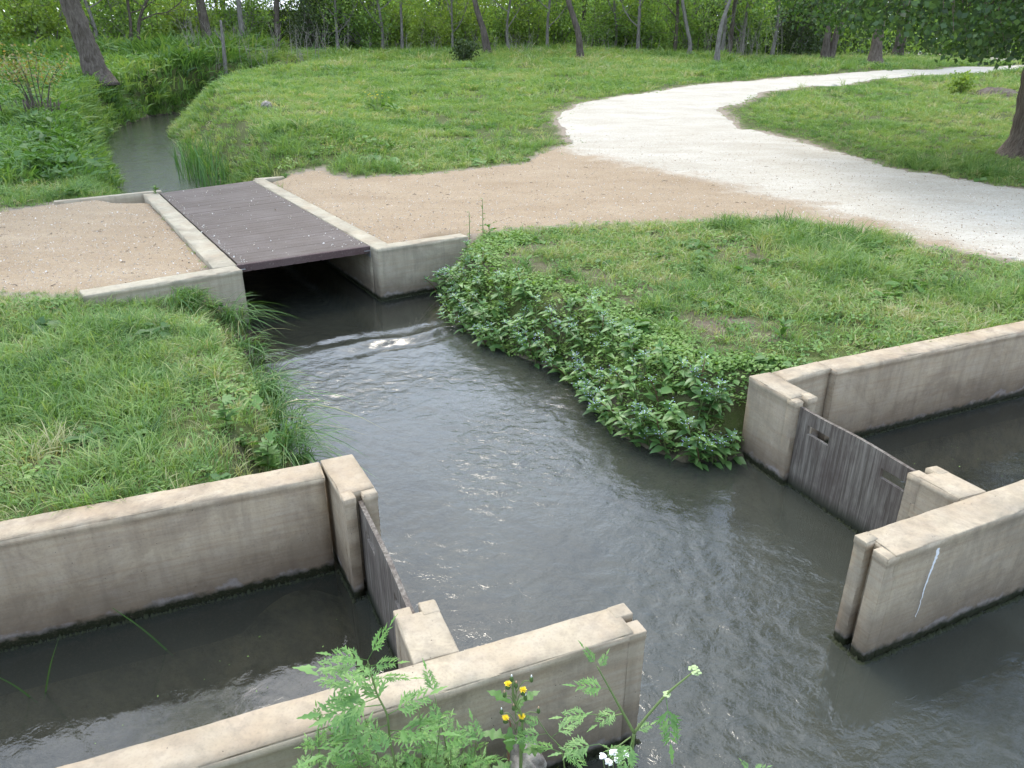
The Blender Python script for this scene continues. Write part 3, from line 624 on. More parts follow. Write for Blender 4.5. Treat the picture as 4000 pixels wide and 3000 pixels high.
def tree(rows, H, zb, nl, ls, lm, bark, seed, label, group=None, nlimb=9, spread=.42, name='tree', side=None, drop=0., depth=1, clump=.38):
    rs = np.random.RandomState(seed); rows = [np.array(q, float) for q in rows]
    P = [q[:3] for q in rows]; r = [q[3] for q in rows]
    d = P[-1]-P[-2]; d /= np.linalg.norm(d); z0 = P[0][2]
    r[0] *= 1.3; 
    while P[-1][2]-z0 < H:
        d = d*.9+np.array([0, 0, .16])+rs.randn(3)*.09; d /= np.linalg.norm(d); st = max(.9, H*.09)
        P.append(P[-1]+d*st); r.append(max(.02, rows[-1][3]*(1-(P[-1][2]-rows[-1][2])/(H-(rows[-1][2]-z0)+.5))**.8) if P[-1][2]-z0 < H else .02)
    base = P[0]; o = empty(name, tuple(base+np.array([0, 0, .1])), label, 'tree', group)
    Q = spline(np.column_stack([P, r]), 7); tp, tr = Q[:, :3], Q[:, 3]
    # flare right above the ground
    tr = tr*(1+.35*np.exp(-(tp[:, 2]-z0-.1).clip(0)/.25))
    V, F = tube(tp, tr, 14 if rows[0][3] > .15 else 9, True, .07, seed); part('trunk', V, F, bark, o)
    g = Geo(); tips = []
    for k in range(nlimb):
        z = z0+zb+(H*.93-zb)*(k+rs.rand())/nlimb; i = np.argmin(np.abs(tp[:, 2]-z)); az_ = k*2.4+rs.rand()*1.2
        if side is not None and rs.rand() < .6: az_ = side+rs.randn()*.7
        L = spread*(H-zb)*(1.05-.6*(z-z0-zb)/(H-zb))*(.7+.5*rs.rand())
        branch(g, tips, tp[i], (math.cos(az_), math.sin(az_), .35+.4*rs.rand()-drop), L, max(.018, tr[i]*.5), depth+0, rs, .3-drop*.3, 6, drop)
    g.part('limbs', bark, o, tint=False)
    tips = np.array(tips); c = tips[rs.randint(0, len(tips), nl)]; pts = c+rs.randn(nl, 3)*clump*np.array([1, 1, .75])
    V, F, T = leaves(pts, ls, seed+1); part('crown', V, F, lm, o, tint=T)
    return o
G_FAR = 'slender trees in the wood'
tree([(-16.12, 31.2, 1.39, .42), (-16.24, 31.2, 2.51, .395), (-16.42, 31.2, 3.47, .36), (-16.58, 31.2, 4.41, .33)], 18, 6.0, 6000, .16, L_TREE, M_BARK, 1, 'thick leaning trunk with rough grey-brown bark behind the creek bend', nlimb=12, depth=2, name='leaning_tree')
tree([(-13.62, 20.5, .93, .19), (-13.45, 20.5, 1.67, .17), (-13.30, 20.5, 2.33, .16)], 16, 5.0, 9000, .15, L_TREE, M_BARK, 2, 'dark trunk cut off by the left edge of the picture', nlimb=14, depth=2, spread=.5, side=-.6)
tree([(-20.58, 44, 2.15, .10), (-20.52, 44, 3.16, .09), (-20.38, 44, 4.06, .08), (-20.3, 44, 5.16, .07)], 8, 2.2, 700, .13, L_TREE, M_BARK, 3, 'slim bare-branched stem, the left of a close pair', nlimb=8)
tree([(-20.1, 44, 2.18, .105), (-20.08, 44, 3.38, .09), (-19.84, 44, 4.28, .08), (-19.27, 44, 5.16, .07)], 8, 1.9, 700, .13, L_TREE, M_BARK, 4, 'slim forked stem, the right of a close pair', nlimb=8)
tree([(-17.5, 47, 2.33, .33), (-17.51, 47, 3.44, .30), (-17.56, 47, 4.39, .26), (-17.61, 47, 5.33, .23)], 14, 5, 3000, .16, L_TREE, M_BARK, 5, 'stout dark tree trunk behind the dry twigs', nlimb=9)
tree([(-15.86, 48, 2.34, .18), (-15.81, 48, 3.46, .165), (-15.8, 48, 4.43, .15), (-15.77, 48, 5.39, .13)], 12, 4, 2200, .16, L_TREE, M_BARK2, 6, 'straight grey trunk beside the broken pale snag', nlimb=9)
tree([(-14.27, 50, 2.4, .21), (-14.29, 50, 3.75, .19), (-14.24, 50, 4.76, .17), (-14.12, 50, 5.51, .15)], 12, 3, 2600, .16, L_DARK, M_BARK, 7, 'vine-draped trunk in front of the white roof', nlimb=10)
tree([(-13.0, 52, 2.46, .17), (-12.75, 52, 3.79, .155), (-12.5, 52, 4.71, .14), (-12.2, 52, 5.62, .13)], 11, 3, 2400, .16, L_DARK, M_BARK2, 8, 'trunk leaning right at the end of the white roof', nlimb=9)
tree([(-6.76, 50, 2.33, .09), (-6.71, 50, 4.0, .085), (-6.7, 50, 5.01, .075), (-6.67, 50, 5.51, .07)], 9, 2.4, 1500, .15, L_TREE, M_BARK2, 9, 'thin pale forked sapling at the edge of the wood', nlimb=8)
tree([(-1.34, 46, 2.3, .205), (-1.58, 46, 3.66, .185), (-1.81, 46, 4.35, .16), (-2.07, 46, 5.27, .14)], 12, 3.0, 2600, .16, L_TREE, M_BARK, 10, 'brown trunk leaning left behind the dark round bush', nlimb=9)
tree([(2.05, 58, 2.59, .20), (2.02, 58, 4.52, .18), (1.88, 58, 5.39, .17), (1.81, 58, 5.97, .16)], 12, 2.6, 1600, .17, L_TREE, M_BARK, 11, 'tree deep in the wood below the gap of sky', nlimb=9)
tree([(3.65, 43, 2.08, .18), (3.51, 43, 3.37, .165), (3.23, 43, 4.24, .15), (2.89, 43, 5.1, .13)], 12, 2.6, 2200, .16, L_TREE, M_BARK, 12, 'brown trunk with thin side branches on the meadow, left of the bend', nlimb=11)
tree([(4.89, 55, 2.48, .145), (4.77, 55, 4.14, .135), (4.8, 55, 5.11, .13), (4.77, 55, 5.8, .12)], 11, 3, 1600, .17, L_TREE, M_BARK, 13, 'dark straight trunk half hidden behind the meadow tree', nlimb=8)
tree([(9.93, 46, 2.11, .125), (10.07, 46, 2.95, .112), (9.8, 46, 3.89, .10), (9.41, 46, 5.27, .088)], 10, 3.2, 1500, .16, L_TREE, M_BARK2, 14, 'crooked pale grey trunk at the meadow edge', nlimb=8)
tree([(10.4, 41, 2.0, .13), (10.38, 41, 3.12, .115), (10.46, 41, 3.96, .10), (10.73, 41, 4.98, .08)], 9, 3.2, 1500, .16, L_TREE, M_BARK2, 15, 'slim trunk curving right above the white path', nlimb=8)
tree([(16.99, 44, 2.09, .19), (16.96, 44, 3.38, .17), (17.03, 44, 4.28, .155), (17.09, 44, 5.16, .14)], 12, 3.4, 2200, .16, L_TREE, M_BARK, 16, 'left trunk of the joined pair beside the path', nlimb=8)
tree([(17.32, 44.2, 2.1, .20), (17.49, 44.2, 3.39, .18), (17.7, 44.2, 4.29, .16), (17.88, 44.2, 5.17, .135)], 12, 3.4, 2200, .16, L_TREE, M_BARK, 17, 'right trunk of the joined pair beside the path', nlimb=8)
tree([(17.92, 39.9, 1.97, .29), (17.86, 39.9, 2.9, .26), (17.83, 39.9, 3.72, .235), (17.74, 39.9, 4.92, .20)], 12, 3.0, 4200, .17, L_TREE, M_BARKR, 18, 'thick trunk with flared foot closest to the far path', nlimb=10)
tree([(24.5, 52, 2.22, .18), (24.58, 52, 3.13, .165), (24.55, 52, 4.06, .155), (24.39, 52, 5.62, .14)], 11, 3.4, 1800, .16, L_TREE, M_BARK, 19, 'left stem of the twin trunk standing before the far path', nlimb=8)
tree([(25.08, 52.3, 2.17, .155), (25.07, 52.3, 3.13, .145), (25.11, 52.3, 4.07, .14), (24.94, 52.3, 5.64, .13)], 11, 3.4, 1800, .16, L_TREE, M_BARK, 20, 'right stem of the twin trunk standing before the far path', nlimb=8)
# the big tree at the right edge, its leafy boughs hanging into the picture
bo = tree([(10.42, 15.4, .62, .44), (10.34, 15.4, 1.22, .40), (10.24, 15.4, 2.07, .37), (10.16, 15.4, 2.87, .345), (10.09, 15.4, 3.49, .32)], 13, 3.0, 16000, .13, L_DARK, M_BARKR, 21, 'big tree at the right edge with dark leafy boughs overhanging the lawn', nlimb=14, spread=.5, depth=2, clump=.33, name='overhanging_tree')
g = Geo(); rs = np.random.RandomState(77); pts = []
limb = [spline([(10.1, 15.4, 3.3+.25*k), (10.1+1.6*math.cos(a_), 15.4+1.6*math.sin(a_), 3.9+.3*k), (10.1+L_*math.cos(a_), 15.4+L_*math.sin(a_), 3.75+.35*k)], 8) for k, (a_, L_) in enumerate([(R(165), 4.6), (R(192), 5.2), (R(215), 4.6), (R(240), 4.4), (R(140), 4.0), (R(180), 3.2)])]
for l in limb: V, F = tube(l, np.linspace(.10, .025, len(l)), 7, False); g.add(V, F)
LP = np.concatenate([l[5:] for l in limb])
for k in range(420):
    x = 10.8-5.6*rs.rand()**1.25; y = 10.8+6.2*rs.rand(); lo = np.interp(x/y, [.36, .46, .52, .56, .60, .66], [3.15, 2.95, 2.88, 2.62, 2.50, 2.58]); z = lo+.05+2.1*rs.rand()**1.2; c = np.array([x, y, z])
    q = LP[np.argmin(np.linalg.norm((LP-c)*np.array([1, 1, .7]), axis=1))]; V, F = tube(spline([q, (q+c)/2+(0, 0, .18), c], 3), np.linspace(.018, .004, 7), 4, False); g.add(V, F)
    n = 46+rs.randint(40); pp = c+rs.randn(n, 3)*np.array([.26, .26, .15]); pts.append(pp[pp[:, 2] > lo-.12])
g.part('bough', M_BARKR, bo, tint=False)
V, F, T = leaves(np.concatenate(pts), .085, 78); part('hanging_leaves', V, F, L_DARK, bo, tint=T)
# broken dead snag
sn = empty('dead_snag', (-14.61, 41, 1.64), 'pale broken dead trunk leaning among dry twigs', 'dead tree')
V, F = tube(spline([(-14.61, 41, 1.5), (-14.54, 41, 2.7), (-14.51, 41, 3.44), (-14.48, 41, 4.1)], 5), np.linspace(.105, .06, 16), 9, True, .12, 5); part('trunk', V, F, M_BARK2, sn)
V, F = tube(spline([(-14.53, 41, 3.1), (-14.75, 40.9, 3.5), (-14.8, 40.9, 3.75)], 4), np.linspace(.04, .015, 9), 6, True, .1, 6); part('branch_stub', V, F, M_BARK2, sn)
# background trees of the wood
bp = tree([(0, 0, 0, .12), (.05, 0, 1.5, .11), (.0, 0, 3., .10)], 10, 2.0, 2800, .14, L_TREE, M_BARK, 40, 'slender leafy tree standing deep in the wood', G_FAR, nlimb=9)
bp2 = tree([(0, 0, 0, .09), (-.1, .1, 1.5, .08), (.1, 0, 3., .07)], 8.5, 1.4, 2800, .14, L_YEL, M_BARK2, 41, 'slender yellow-green tree standing deep in the wood', 'pale slender trees in the wood', nlimb=10)
rs = np.random.RandomState(9); i = [0, 0]
MADE = {}
ORD = 'first second third fourth fifth sixth seventh eighth ninth tenth eleventh twelfth thirteenth fourteenth fifteenth sixteenth seventeenth eighteenth nineteenth twentieth'.split()+['twenty-'+q for q in 'first second third fourth fifth sixth seventh eighth ninth'.split()]
def put(pr, k, x, y, s=1.):
    o = pr if i[k] == 0 else copy_tree(pr); i[k] += 1; MADE.setdefault(pr['label'], []).append(o)
    o.location = (x, y, float(gz(x, y))-.05); o.rotation_euler = (0, 0, rs.rand()*6.28); o.scale = (s, s, s*(.9+.25*rs.rand()))
for x, y in [(-34, 50), (-31, 47), (-27, 52), (-24.5, 56), (-21, 60), (-10, 58), (-8.8, 66), (-4, 62), (8, 60), (12.5, 64), (15, 58), (21, 64), (29, 78), (36, 66), (-38, 58), (-29, 41), (-12, 55), (-3, 58), (6, 58), (10, 50), (13, 48.5), (-25, 49), (-18.5, 52)]: put(bp, 0, x, y, .85+.4*rs.rand())
for x, y in [(-36, 44), (-29.5, 49), (-26, 45), (-23, 50), (-19, 55), (-9.3, 54), (-5, 56), (.2, 54), (6.5, 52), (12, 55), (14.5, 51), (19, 56), (23, 70), (33, 82), (-33, 40), (-10.5, 49), (-8, 50), (-3.6, 49), (-.2, 50), (2.2, 50), (7.6, 49), (12.2, 47.5), (16, 50), (-22, 43), (-27, 40)]: put(bp2, 1, x, y, .8+.4*rs.rand())
# shrubs along the edge of the wood
def shrub_mesh(seed, w, h, nl, ls, lm, name, label, group, cat='shrub', stemmat=None, tw=True):
    rs = np.random.RandomState(seed); o = empty(name, (0, 0, 0), label, cat, group); g = Geo(); tips = []
    for k in range(9):
        a = rs.rand()*6.28; branch(g, tips, (rs.randn()*.15*w, rs.randn()*.15*w, 0), (math.cos(a)*.55, math.sin(a)*.55, 1.), h*(.6+.4*rs.rand()), .03*h/2.5, 1, rs, .25, 5)
    g.part('stems', stemmat or M_BARK2, o, tint=False); tips = np.array(tips)
    c = tips[rs.randint(0, len(tips), nl)]+rs.randn(nl, 3)*np.array([.30, .30, .24])*w*.55
    lo = np.column_stack([rs.randn(nl//3, 2)*w*.4, rs.rand(nl//3)*h*.55]); c = np.vstack([c, lo]); c = c[c[:, 2] > .02]
    V, F, T = leaves(c, ls, seed+2); part('foliage', V, F, lm, o, tint=T); return o
SH = [shrub_mesh(50, 1.6, 3.0, 3200, .14, L_YEL, 'shrub', 'yellow-green shrub at the edge of the wood', 'yellow-green shrubs along the wood'),
      shrub_mesh(51, 1.8, 3.4, 3600, .14, L_TREE, 'shrub', 'mid-green shrub at the edge of the wood', 'mid-green shrubs along the wood'),
      shrub_mesh(52, 1.7, 3.2, 3600, .13, L_DEEP, 'shrub', 'dark evergreen shrub in the shade of the wood', 'dark shrubs along the wood')]
cnt = [0, 0, 0]
def puts(k, x, y, s, sz=None):
    o = SH[k] if cnt[k] == 0 else copy_tree(SH[k]); cnt[k] += 1; MADE.setdefault(SH[k]['label'], []).append(o)
    o.location = (x, y, float(gz(x, y))-.05); o.rotation_euler = (0, 0, rs.rand()*6.28); o.scale = (s, s, s*(sz or (.85+.3*rs.rand())))
for x, y, k, s in [(-31, 40, 0, 1.1), (-28, 42, 0, 1.3), (-26, 39, 1, .9), (-24.5, 43, 0, 1.2), (-22.3, 46.5, 1, 1.1), (-19.5, 49, 0, 1.2), (-17, 51, 1, 1.1), (-12.2, 50, 2, 1.0), (-10.8, 53, 2, 1.2), (-9.0, 51, 1, 1.1),
    (-7.6, 53, 0, 1.0), (-5.2, 51.5, 0, .85), (-4.4, 55, 1, 1.2), (-2.8, 52, 0, 1.0), (-.5, 55, 1, 1.1), (1.2, 53, 0, .9), (3.2, 56, 1, 1.1), (5.4, 52, 1, .9), (7.2, 55, 0, 1.1), (8.9, 53, 1, 1.0), (11.6, 52, 1, 1.0), (13.6, 55, 2, 1.0), (15.6, 53, 1, 1.0), (18, 51.5, 2, .9), (20, 55, 2, 1.1),
    (-34, 36, 1, 1.2), (-37, 41, 0, 1.3), (23, 63, 2, 1.1), (27, 74, 1, 1.2), (31, 76, 0, 1.2), (36, 74, 0, 1.3), (40, 70, 1, 1.3), (44, 66, 1, 1.3), (-15.3, 54, 2, .95)]: puts(k, x, y, s)
for lb, L in MADE.items():
    for k, o in enumerate(sorted(L, key=lambda q: q.location[0]/q.location[1])): o['label'] = '%s %s, counted from the left' % (ORD[k], lb)
# individual shrubs that stand out
bu = shrub_mesh(60, .45, .95, 1500, .10, L_DEEP, 'bush', 'dark green round bush alone at the top of the meadow', None, 'bush'); bu.location = (-2.4, 41.5, float(gz(-2.4, 41.5)))
# coppiced stump with wiry shoots
st_ = empty('sprouting_stump', (-12.6, 21.0, float(gz(-12.6, 21.0))), 'brown stump with wiry shoots and yellowish new leaves on the left bank', 'stump'); b0 = np.array(st_.location)
rs2 = np.random.RandomState(3); g = Geo(); tips = []
for k in range(60):
    a = rs2.rand()*6.28; r_ = .5*rs2.rand()**.5; V, F = tube([b0+(r_*math.cos(a), r_*math.sin(a), -.05), b0+(r_*1.2*math.cos(a)+.1*rs2.randn(), r_*1.2*math.sin(a), .22+.25*rs2.rand())], [.035, .012], 5); g.add(V, F)
g.part('stump', M_BARK, st_, tint=False); g = Geo()
for k in range(13):
    a = rs2.rand()*6.28; top = b0+(math.cos(a)*(.3+.8*rs2.rand()), math.sin(a)*.5, 1.0+.7*rs2.rand()); P = spline([b0+(math.cos(a)*.2, math.sin(a)*.2, .2), (b0+top)/2+(0, 0, .2), top], 4); V, F = tube(P, np.linspace(.016, .005, len(P)), 4); g.add(V, F); tips += [P[-1], P[-2], P[-3], P[5]]
g.part('shoots', M_BARK, st_, tint=False); tips = np.array(tips); c = tips[rs2.randint(0, len(tips), 520)]+rs2.randn(520, 3)*.11
L_SPR = leaf_mat('sprout_leaf', [(0, (.16, .17, .03)), (.6, (.28, .24, .05)), (1, (.36, .24, .07))], .4)
V, F, T = leaves(c, .07, 5); part('new_leaves', V, F, L_SPR, st_, tint=T)
# dry twigs and stalks standing in front of the wood: nobody could count them
g = Geo(); rs2 = np.random.RandomState(21)
for (x0, x1, y0, y1, n, h) in ((-17, -9.5, 40.5, 48, 85, 1.7), (-8.5, -3.5, 46, 50, 16, 1.2), (-2.4, 1.5, 46, 49, 20, 1.2), (4, 9, 46, 50, 14, 1.2), (11.5, 16, 46, 50, 50, 1.8), (-26, -20, 40, 46, 12, 1.6)):
    for k in range(n):
        x = x0+(x1-x0)*rs2.rand(); y = y0+(y1-y0)*rs2.rand(); z = float(gz(x, y)); hh = h*(.5+.8*rs2.rand()); l = rs2.randn(2)*.22*hh
        P = spline([(x, y, z-.05), (x+l[0]*.4, y+l[1]*.4, z+hh*.55), (x+l[0], y+l[1], z+hh)], 3); V, F = tube(P, np.linspace(.014, .005, len(P)), 3, False); g.add(V, F)
        for q in range(6):
            j = rs2.randint(2, len(P)-1); e = P[j]+rs2.randn(3)*.14*hh+(0, 0, .16*hh); V, F = tube([P[j], e], [.007, .003], 3, False); g.add(V, F)
o = g.part('dry_stalks', M_DRY, None, tint=False); tag(o, 'pale dry twigs and stalks in front of the wood', 'dry stalks', kind='stuff')
# the wood behind: a mass of leaves and undergrowth
rs2 = np.random.RandomState(31); n = 85000
th = (rs2.rand(n)-.5)*2.1; r_ = 58+rs2.rand(n)**1.4*34; x = r_*np.sin(th); y = r_*np.cos(th)
hh = (2.6+7.0*vnoise(x*.16+3, y*.05, 5))*rs2.rand(n)**.8; pts = np.column_stack([x, y, gz(x, y)+hh])
gap = (np.abs(x/y-.018) < .02) & (pts[:, 2] > 5.2); win = (pts[:, 0]/pts[:, 1] > -.375) & (pts[:, 0]/pts[:, 1] < -.275) & ((pts[:, 2]-2.6)/pts[:, 1] > .040) & ((pts[:, 2]-2.6)/pts[:, 1] < .072) & (pts[:, 1] < 68); pts = pts[~(gap | win)]
V, F, T = leaves(pts, .26, 32); o = obj('undergrowth', mesh('undergrowth', V, F, L_TREE, tint=T)); tag(o, 'leafy undergrowth filling the depth of the wood', 'undergrowth', kind='stuff')
n = 16000; th = (rs2.rand(n)-.5)*2.1; r_ = 53+rs2.rand(n)*16; x = r_*np.sin(th); y = r_*np.cos(th); pts = np.column_stack([x, y, gz(x, y)+1.4*rs2.rand(n)**1.3])
V, F, T = leaves(pts, .24, 33); o = obj('undergrowth', mesh('undergrowth', V, F, L_DEEP, tint=T)); tag(o, 'low dark brush on the floor of the wood', 'undergrowth', kind='stuff')
n = 65000; th = (rs2.rand(n)-.5)*2.3; r_ = 95+rs2.rand(n)*65; x = r_*np.sin(th); y = r_*np.cos(th); hh = (6+8*vnoise(x*.06, y*.06, 8))*rs2.rand(n); pts = np.column_stack([x, y, gz(x, y)+hh])
V, F, T = leaves(pts, .8, 34); o = obj('treeline', mesh('treeline', V, F, L_TREE, tint=T)); tag(o, 'distant tree line closing the view behind the wood', 'treeline', kind='stuff')
# long pale roof glimpsed between the trunks
rf = empty('building', (-20, 66, float(gz(-20, 66))), 'low building with a long white roof glimpsed through the trees', 'building'); bz = float(gz(-20, 66))
t = NT('white_roof_sheet'); M_ROOF = t.done(t.bsdf((.78, .79, .80), .5)); t = NT('grey_wall_sheet'); M_SHED = t.done(t.bsdf((.30, .31, .30), .8))
def boxv(x0, x1, y0, y1, z0, z1): return [(x0, y0, z0), (x1, y0, z0), (x1, y1, z0), (x0, y1, z0), (x0, y0, z1), (x1, y0, z1), (x1, y1, z1), (x0, y1, z1)], [(0, 3, 2, 1), (4, 5, 6, 7), (0, 1, 5, 4), (1, 2, 6, 5), (2, 3, 7, 6), (3, 0, 4, 7)]
part('wall', *boxv(-25.5, -17.5, 66, 72, bz-.2, 5.75), M_SHED, rf, False)
part('roof', [(-26, 65.6, 5.75), (-17, 65.6, 5.75), (-17, 69, 6.75), (-26, 69, 6.75), (-26, 72.4, 5.75), (-17, 72.4, 5.75), (-26, 65.6, 5.68), (-17, 65.6, 5.68), (-17, 72.4, 5.68), (-26, 72.4, 5.68)], [(0, 1, 2, 3), (3, 2, 5, 4), (6, 7, 1, 0), (7, 8, 5, 2, 1), (9, 6, 0, 3, 4), (8, 9, 4, 5), (6, 9, 8, 7)], M_ROOF, rf, False)
# ---------------------------------------------------------------- grass and ground cover
GR = [(0, (.052, .12, .026)), (.35, (.132, .25, .056)), (.65, (.235, .345, .092)), (.85, (.30, .36, .12)), (1, (.44, .41, .22))]
L_GRASS = leaf_mat('grass_blade', GR, .38, .03, .5, instancer=True)
L_COVER = leaf_mat('ground_cover_leaf', [(0, (.050, .12, .026)), (.5, (.11, .225, .046)), (1, (.20, .32, .075))], .35, .03, .5, instancer=True)
L_LONG = leaf_mat('long_grass_blade', [(0, (.045, .11, .026)), (.5, (.095, .21, .050)), (.85, (.18, .29, .08)), (1, (.34, .32, .14))], .35, .03, .5)
def blade(g, b, az_, h, w, droop, rs, n=4, t=0., fall=.42):
    """one tapering, arching blade"""
    s = np.linspace(0, 1, n+1); dx, dy = math.cos(az_), math.sin(az_); sx, sy = -dy, dx
    r = droop*h*s**2; z = h*(s-fall*droop*s**2.4)
    tw = rs.randn()*.5; V = []
    for k in range(n):
        ww = w*.5*(1-.55*s[k]**1.6); cx, cy = b[0]+dx*r[k], b[1]+dy*r[k]
        V += [(cx-sx*ww, cy-sy*ww, b[2]+z[k]-ww*tw), (cx+sx*ww, cy+sy*ww, b[2]+z[k]+ww*tw)]
    V.append((b[0]+dx*r[n], b[1]+dy*r[n], b[2]+z[n]))
    F = [(2*k, 2*k+1, 2*k+3, 2*k+2) for k in range(n-1)]+[(2*n-2, 2*n-1, 2*n)]
    g.add(V, F, t)
def tuft(seed, n, h, w, sp, dr, mat, seg=4):
    rs = np.random.RandomState(seed); g = Geo()
    for k in range(n):
        a = rs.rand()*6.28; q = sp*rs.rand()**.5; blade(g, (q*math.cos(a), q*math.sin(a), -.01), a+rs.randn()*.9, h*(.45+.75*rs.rand()), w*(.7+.6*rs.rand()), dr*(.3+1.1*rs.rand()), rs, seg)
    return g.mesh('grass_tuft', mat, tint=False)
def cover(seed, n, sp, ls, mat, h=.05):
    rs = np.random.RandomState(seed); g = Geo()
    for k in range(n):
        a = rs.rand()*6.28; q = sp*rs.rand()**.5; c = np.array([q*math.cos(a), q*math.sin(a), .004+h*rs.rand()*(1-.5*q/sp)]); l = ls*(.6+.8*rs.rand()); b = rs.rand()*6.28
        d = np.array([math.cos(b), math.sin(b), .25*rs.randn()]); s_ = np.array([-math.sin(b), math.cos(b), .3*rs.randn()])
        V = [c, c+d*l*.35+s_*l*.34, c+d*l*.75+s_*l*.30, c+d*l+(0, 0, -l*.2), c+d*l*.75-s_*l*.30, c+d*l*.35-s_*l*.34]; g.add(V, [(0, 1, 2, 3), (0, 3, 4, 5)])
    return g.mesh('cover_clump', mat, tint=False)
TA = [tuft(100+k, 15, .085, .0042, .045, .9, L_GRASS) for k in range(6)]
TB = [tuft(110+k, 16, .19, .0052, .05, .85, L_GRASS) for k in range(6)]
TE = [tuft(120+k, 22, .17, .013, .16, .8, L_GRASS, 3) for k in range(5)]
TC = [cover(130+k, 26, .075, .022, L_COVER) for k in range(5)]
TD = [cover(140+k, 12, .07, .075, L_COVER, .08) for k in range(4)]
TW = [cover(150+k, 40, .22, .10, L_COVER, .38) for k in range(4)]
def wedge(n, r0, r1, rs, a=.80):
    r = np.sqrt(r0*r0+(r1*r1-r0*r0)*rs.rand(n)); th = (rs.rand(n)*2-1)*a; return r*np.sin(th), r*np.cos(th)
def free(x, y, pm=.02, wm=.03):
    k = (poly_d(x, y, WXY) > wm) & (path_d(x, y) > pm)
    for q in BLK: k &= ~inside(x, y, q)
    return k
def lay(x, y): return np.column_stack([x, y, gz(x, y)])
def rots(n, rs, tilt=.15): return np.column_stack([rs.randn(n)*tilt, rs.randn(n)*tilt, rs.rand(n)*6.283])
rs = np.random.RandomState(200)
P_ = {k: [] for k in 'ABCDEW'}
def add(k, x, y, s, t): P_[k].append((lay(x, y), s, t))
def bankd(x, y):           # distance to the right-hand earth bank of the pool
    d = np.full(x.shape, 1e9)
    for a, b in zip(WXY[18:27], WXY[19:28]): d = np.minimum(d, seg_d(x, y, a, b))
    return d
bare = lambda x, y: ss((fbm(x*1.1+4, y*1.1, 12)-.47)/.10)          # 1 = thin, bare soil showing
for (r0, r1, dens, sA) in ((1.2, 6.2, 560, 1.), (6.2, 9, 420, 1.12), (9, 12.5, 250, 1.35), (12.5, 17, 120, 1.7)):
    area = .80*(r1*r1-r0*r0); n = int(area*dens); x, y = wedge(n, r0, r1, rs); k = free(x, y, .02-.10*rs.rand(n)**3); x, y = x[k], y[k]
    g1 = fbm(x*.9, y*.9, 2); g2 = fbm(x*2.7+3, y*2.7, 5); right = (x > -.9) & (y < 11) & (x > .25*(y-9)-1); bd = bankd(x, y)
    nearR = right & (bd < 1.0-.6*fbm(x*1.5, y*1.5, 8))
    b = bare(x, y)*np.where(right, 1, .6); p = rs.rand(len(x))
    cov = np.where(nearR, .80, np.where(right, .10, .30*ss((g2-.45)/.2))); isC = rs.rand(len(x)) < cov
    keep = p > b*np.where(isC, .45, .78); x, y, g1, g2, right, isC, nearR = [q[keep] for q in (x, y, g1, g2, right, isC, nearR)]
    m = len(x); big = (g1+.25*rs.randn(m)*.4 > np.where(right, .47, .50)) & ~nearR
    tint = np.clip(.10+.98*g2*np.where(right, .92, 1.)+.20*rs.randn(m)+np.where(big, -.06, .12), 0, 1)
    edge = np.clip((path_d(x, y))/.35, .45, 1)
    s = sA*(.7+.6*rs.rand(m))*edge
    c = isC; add('C', x[c], y[c], s[c]*1.1, np.clip(tint[c]+.05+.28*nearR[c], 0, 1)); c = big & ~isC; add('B', x[c], y[c], s[c]*(.46+.42*ss((g1[c]-.45)/.2)), tint[c]); c = ~big & ~isC; add('A', x[c], y[c], s[c]*1.15, np.clip(tint[c]+.04, 0, 1))
    c = rs.rand(m) < .010; add('D', x[c], y[c], s[c]*(.9+.5*rs.rand(c.sum())), tint[c]*.6)
# far meadow
for (r0, r1, dens, sA) in ((15, 24, 46, 1.0), (24, 36, 24, 1.45), (36, 62, 9, 2.1)):
    n = int(.74*(r1*r1-r0*r0)*dens); x, y = wedge(n, r0, r1, rs, .74); k = free(x, y, .10-.60*rs.rand(n)**4, .1); x, y = x[k], y[k]; m = len(x)
    g1 = fbm(x*.35, y*.35, 2); g2 = fbm(x*.8+3, y*.8, 5)
    thin = rs.rand(m) > .75*ss((fbm(x*.55+2, y*.55, 13)-.56)/.08)*(y < 40); x, y, g1, g2 = x[thin], y[thin], g1[thin], g2[thin]; m = len(x)
    left = x < np.interp(y, [10, 16, 23, 29, 35, 40], [-6.2, -8.5, -12.6, -15, -16.4, -15])
    g3 = ss((fbm(x*.22+9, y*.22, 7)-.42)/.2); tint = np.clip(.08+.62*g2+.20*g3+.42*(fbm(x*1.4+5, y*1.4, 9)-.38)+.16*rs.randn(m)+np.where(left, -.10, .06), 0, 1); edge = np.clip((path_d(x, y))/.8, .35, 1)
    s = sA*(.55+.8*g1+.3*rs.rand(m))*np.where(left, 1.7, .85)*edge*(1+.9*ss((np.hypot(x, y)-42)/6)*(x < 12))
    s *= np.where((x > 5) & (y < 33) & (x > 3), .72, 1)
    add('E', x, y, s, tint)
    c = left & (rs.rand(m) < .14); add('W', x[c], y[c], .75*s[c]**.6*(.7+.6*rs.rand(c.sum())), np.clip(tint[c]*.75, 0, 1))
    c = (~left) & (rs.rand(m) < .05*(g1 > .5)); add('W', x[c], y[c], .40*s[c], tint[c]*.7)
    c = (~left) & (rs.rand(m) < .10*(g2 > .52)); add('B', x[c], y[c], 1.5*sA*(.7+.5*rs.rand(c.sum())), np.clip(.75+.2*rs.randn(c.sum()), 0, 1))
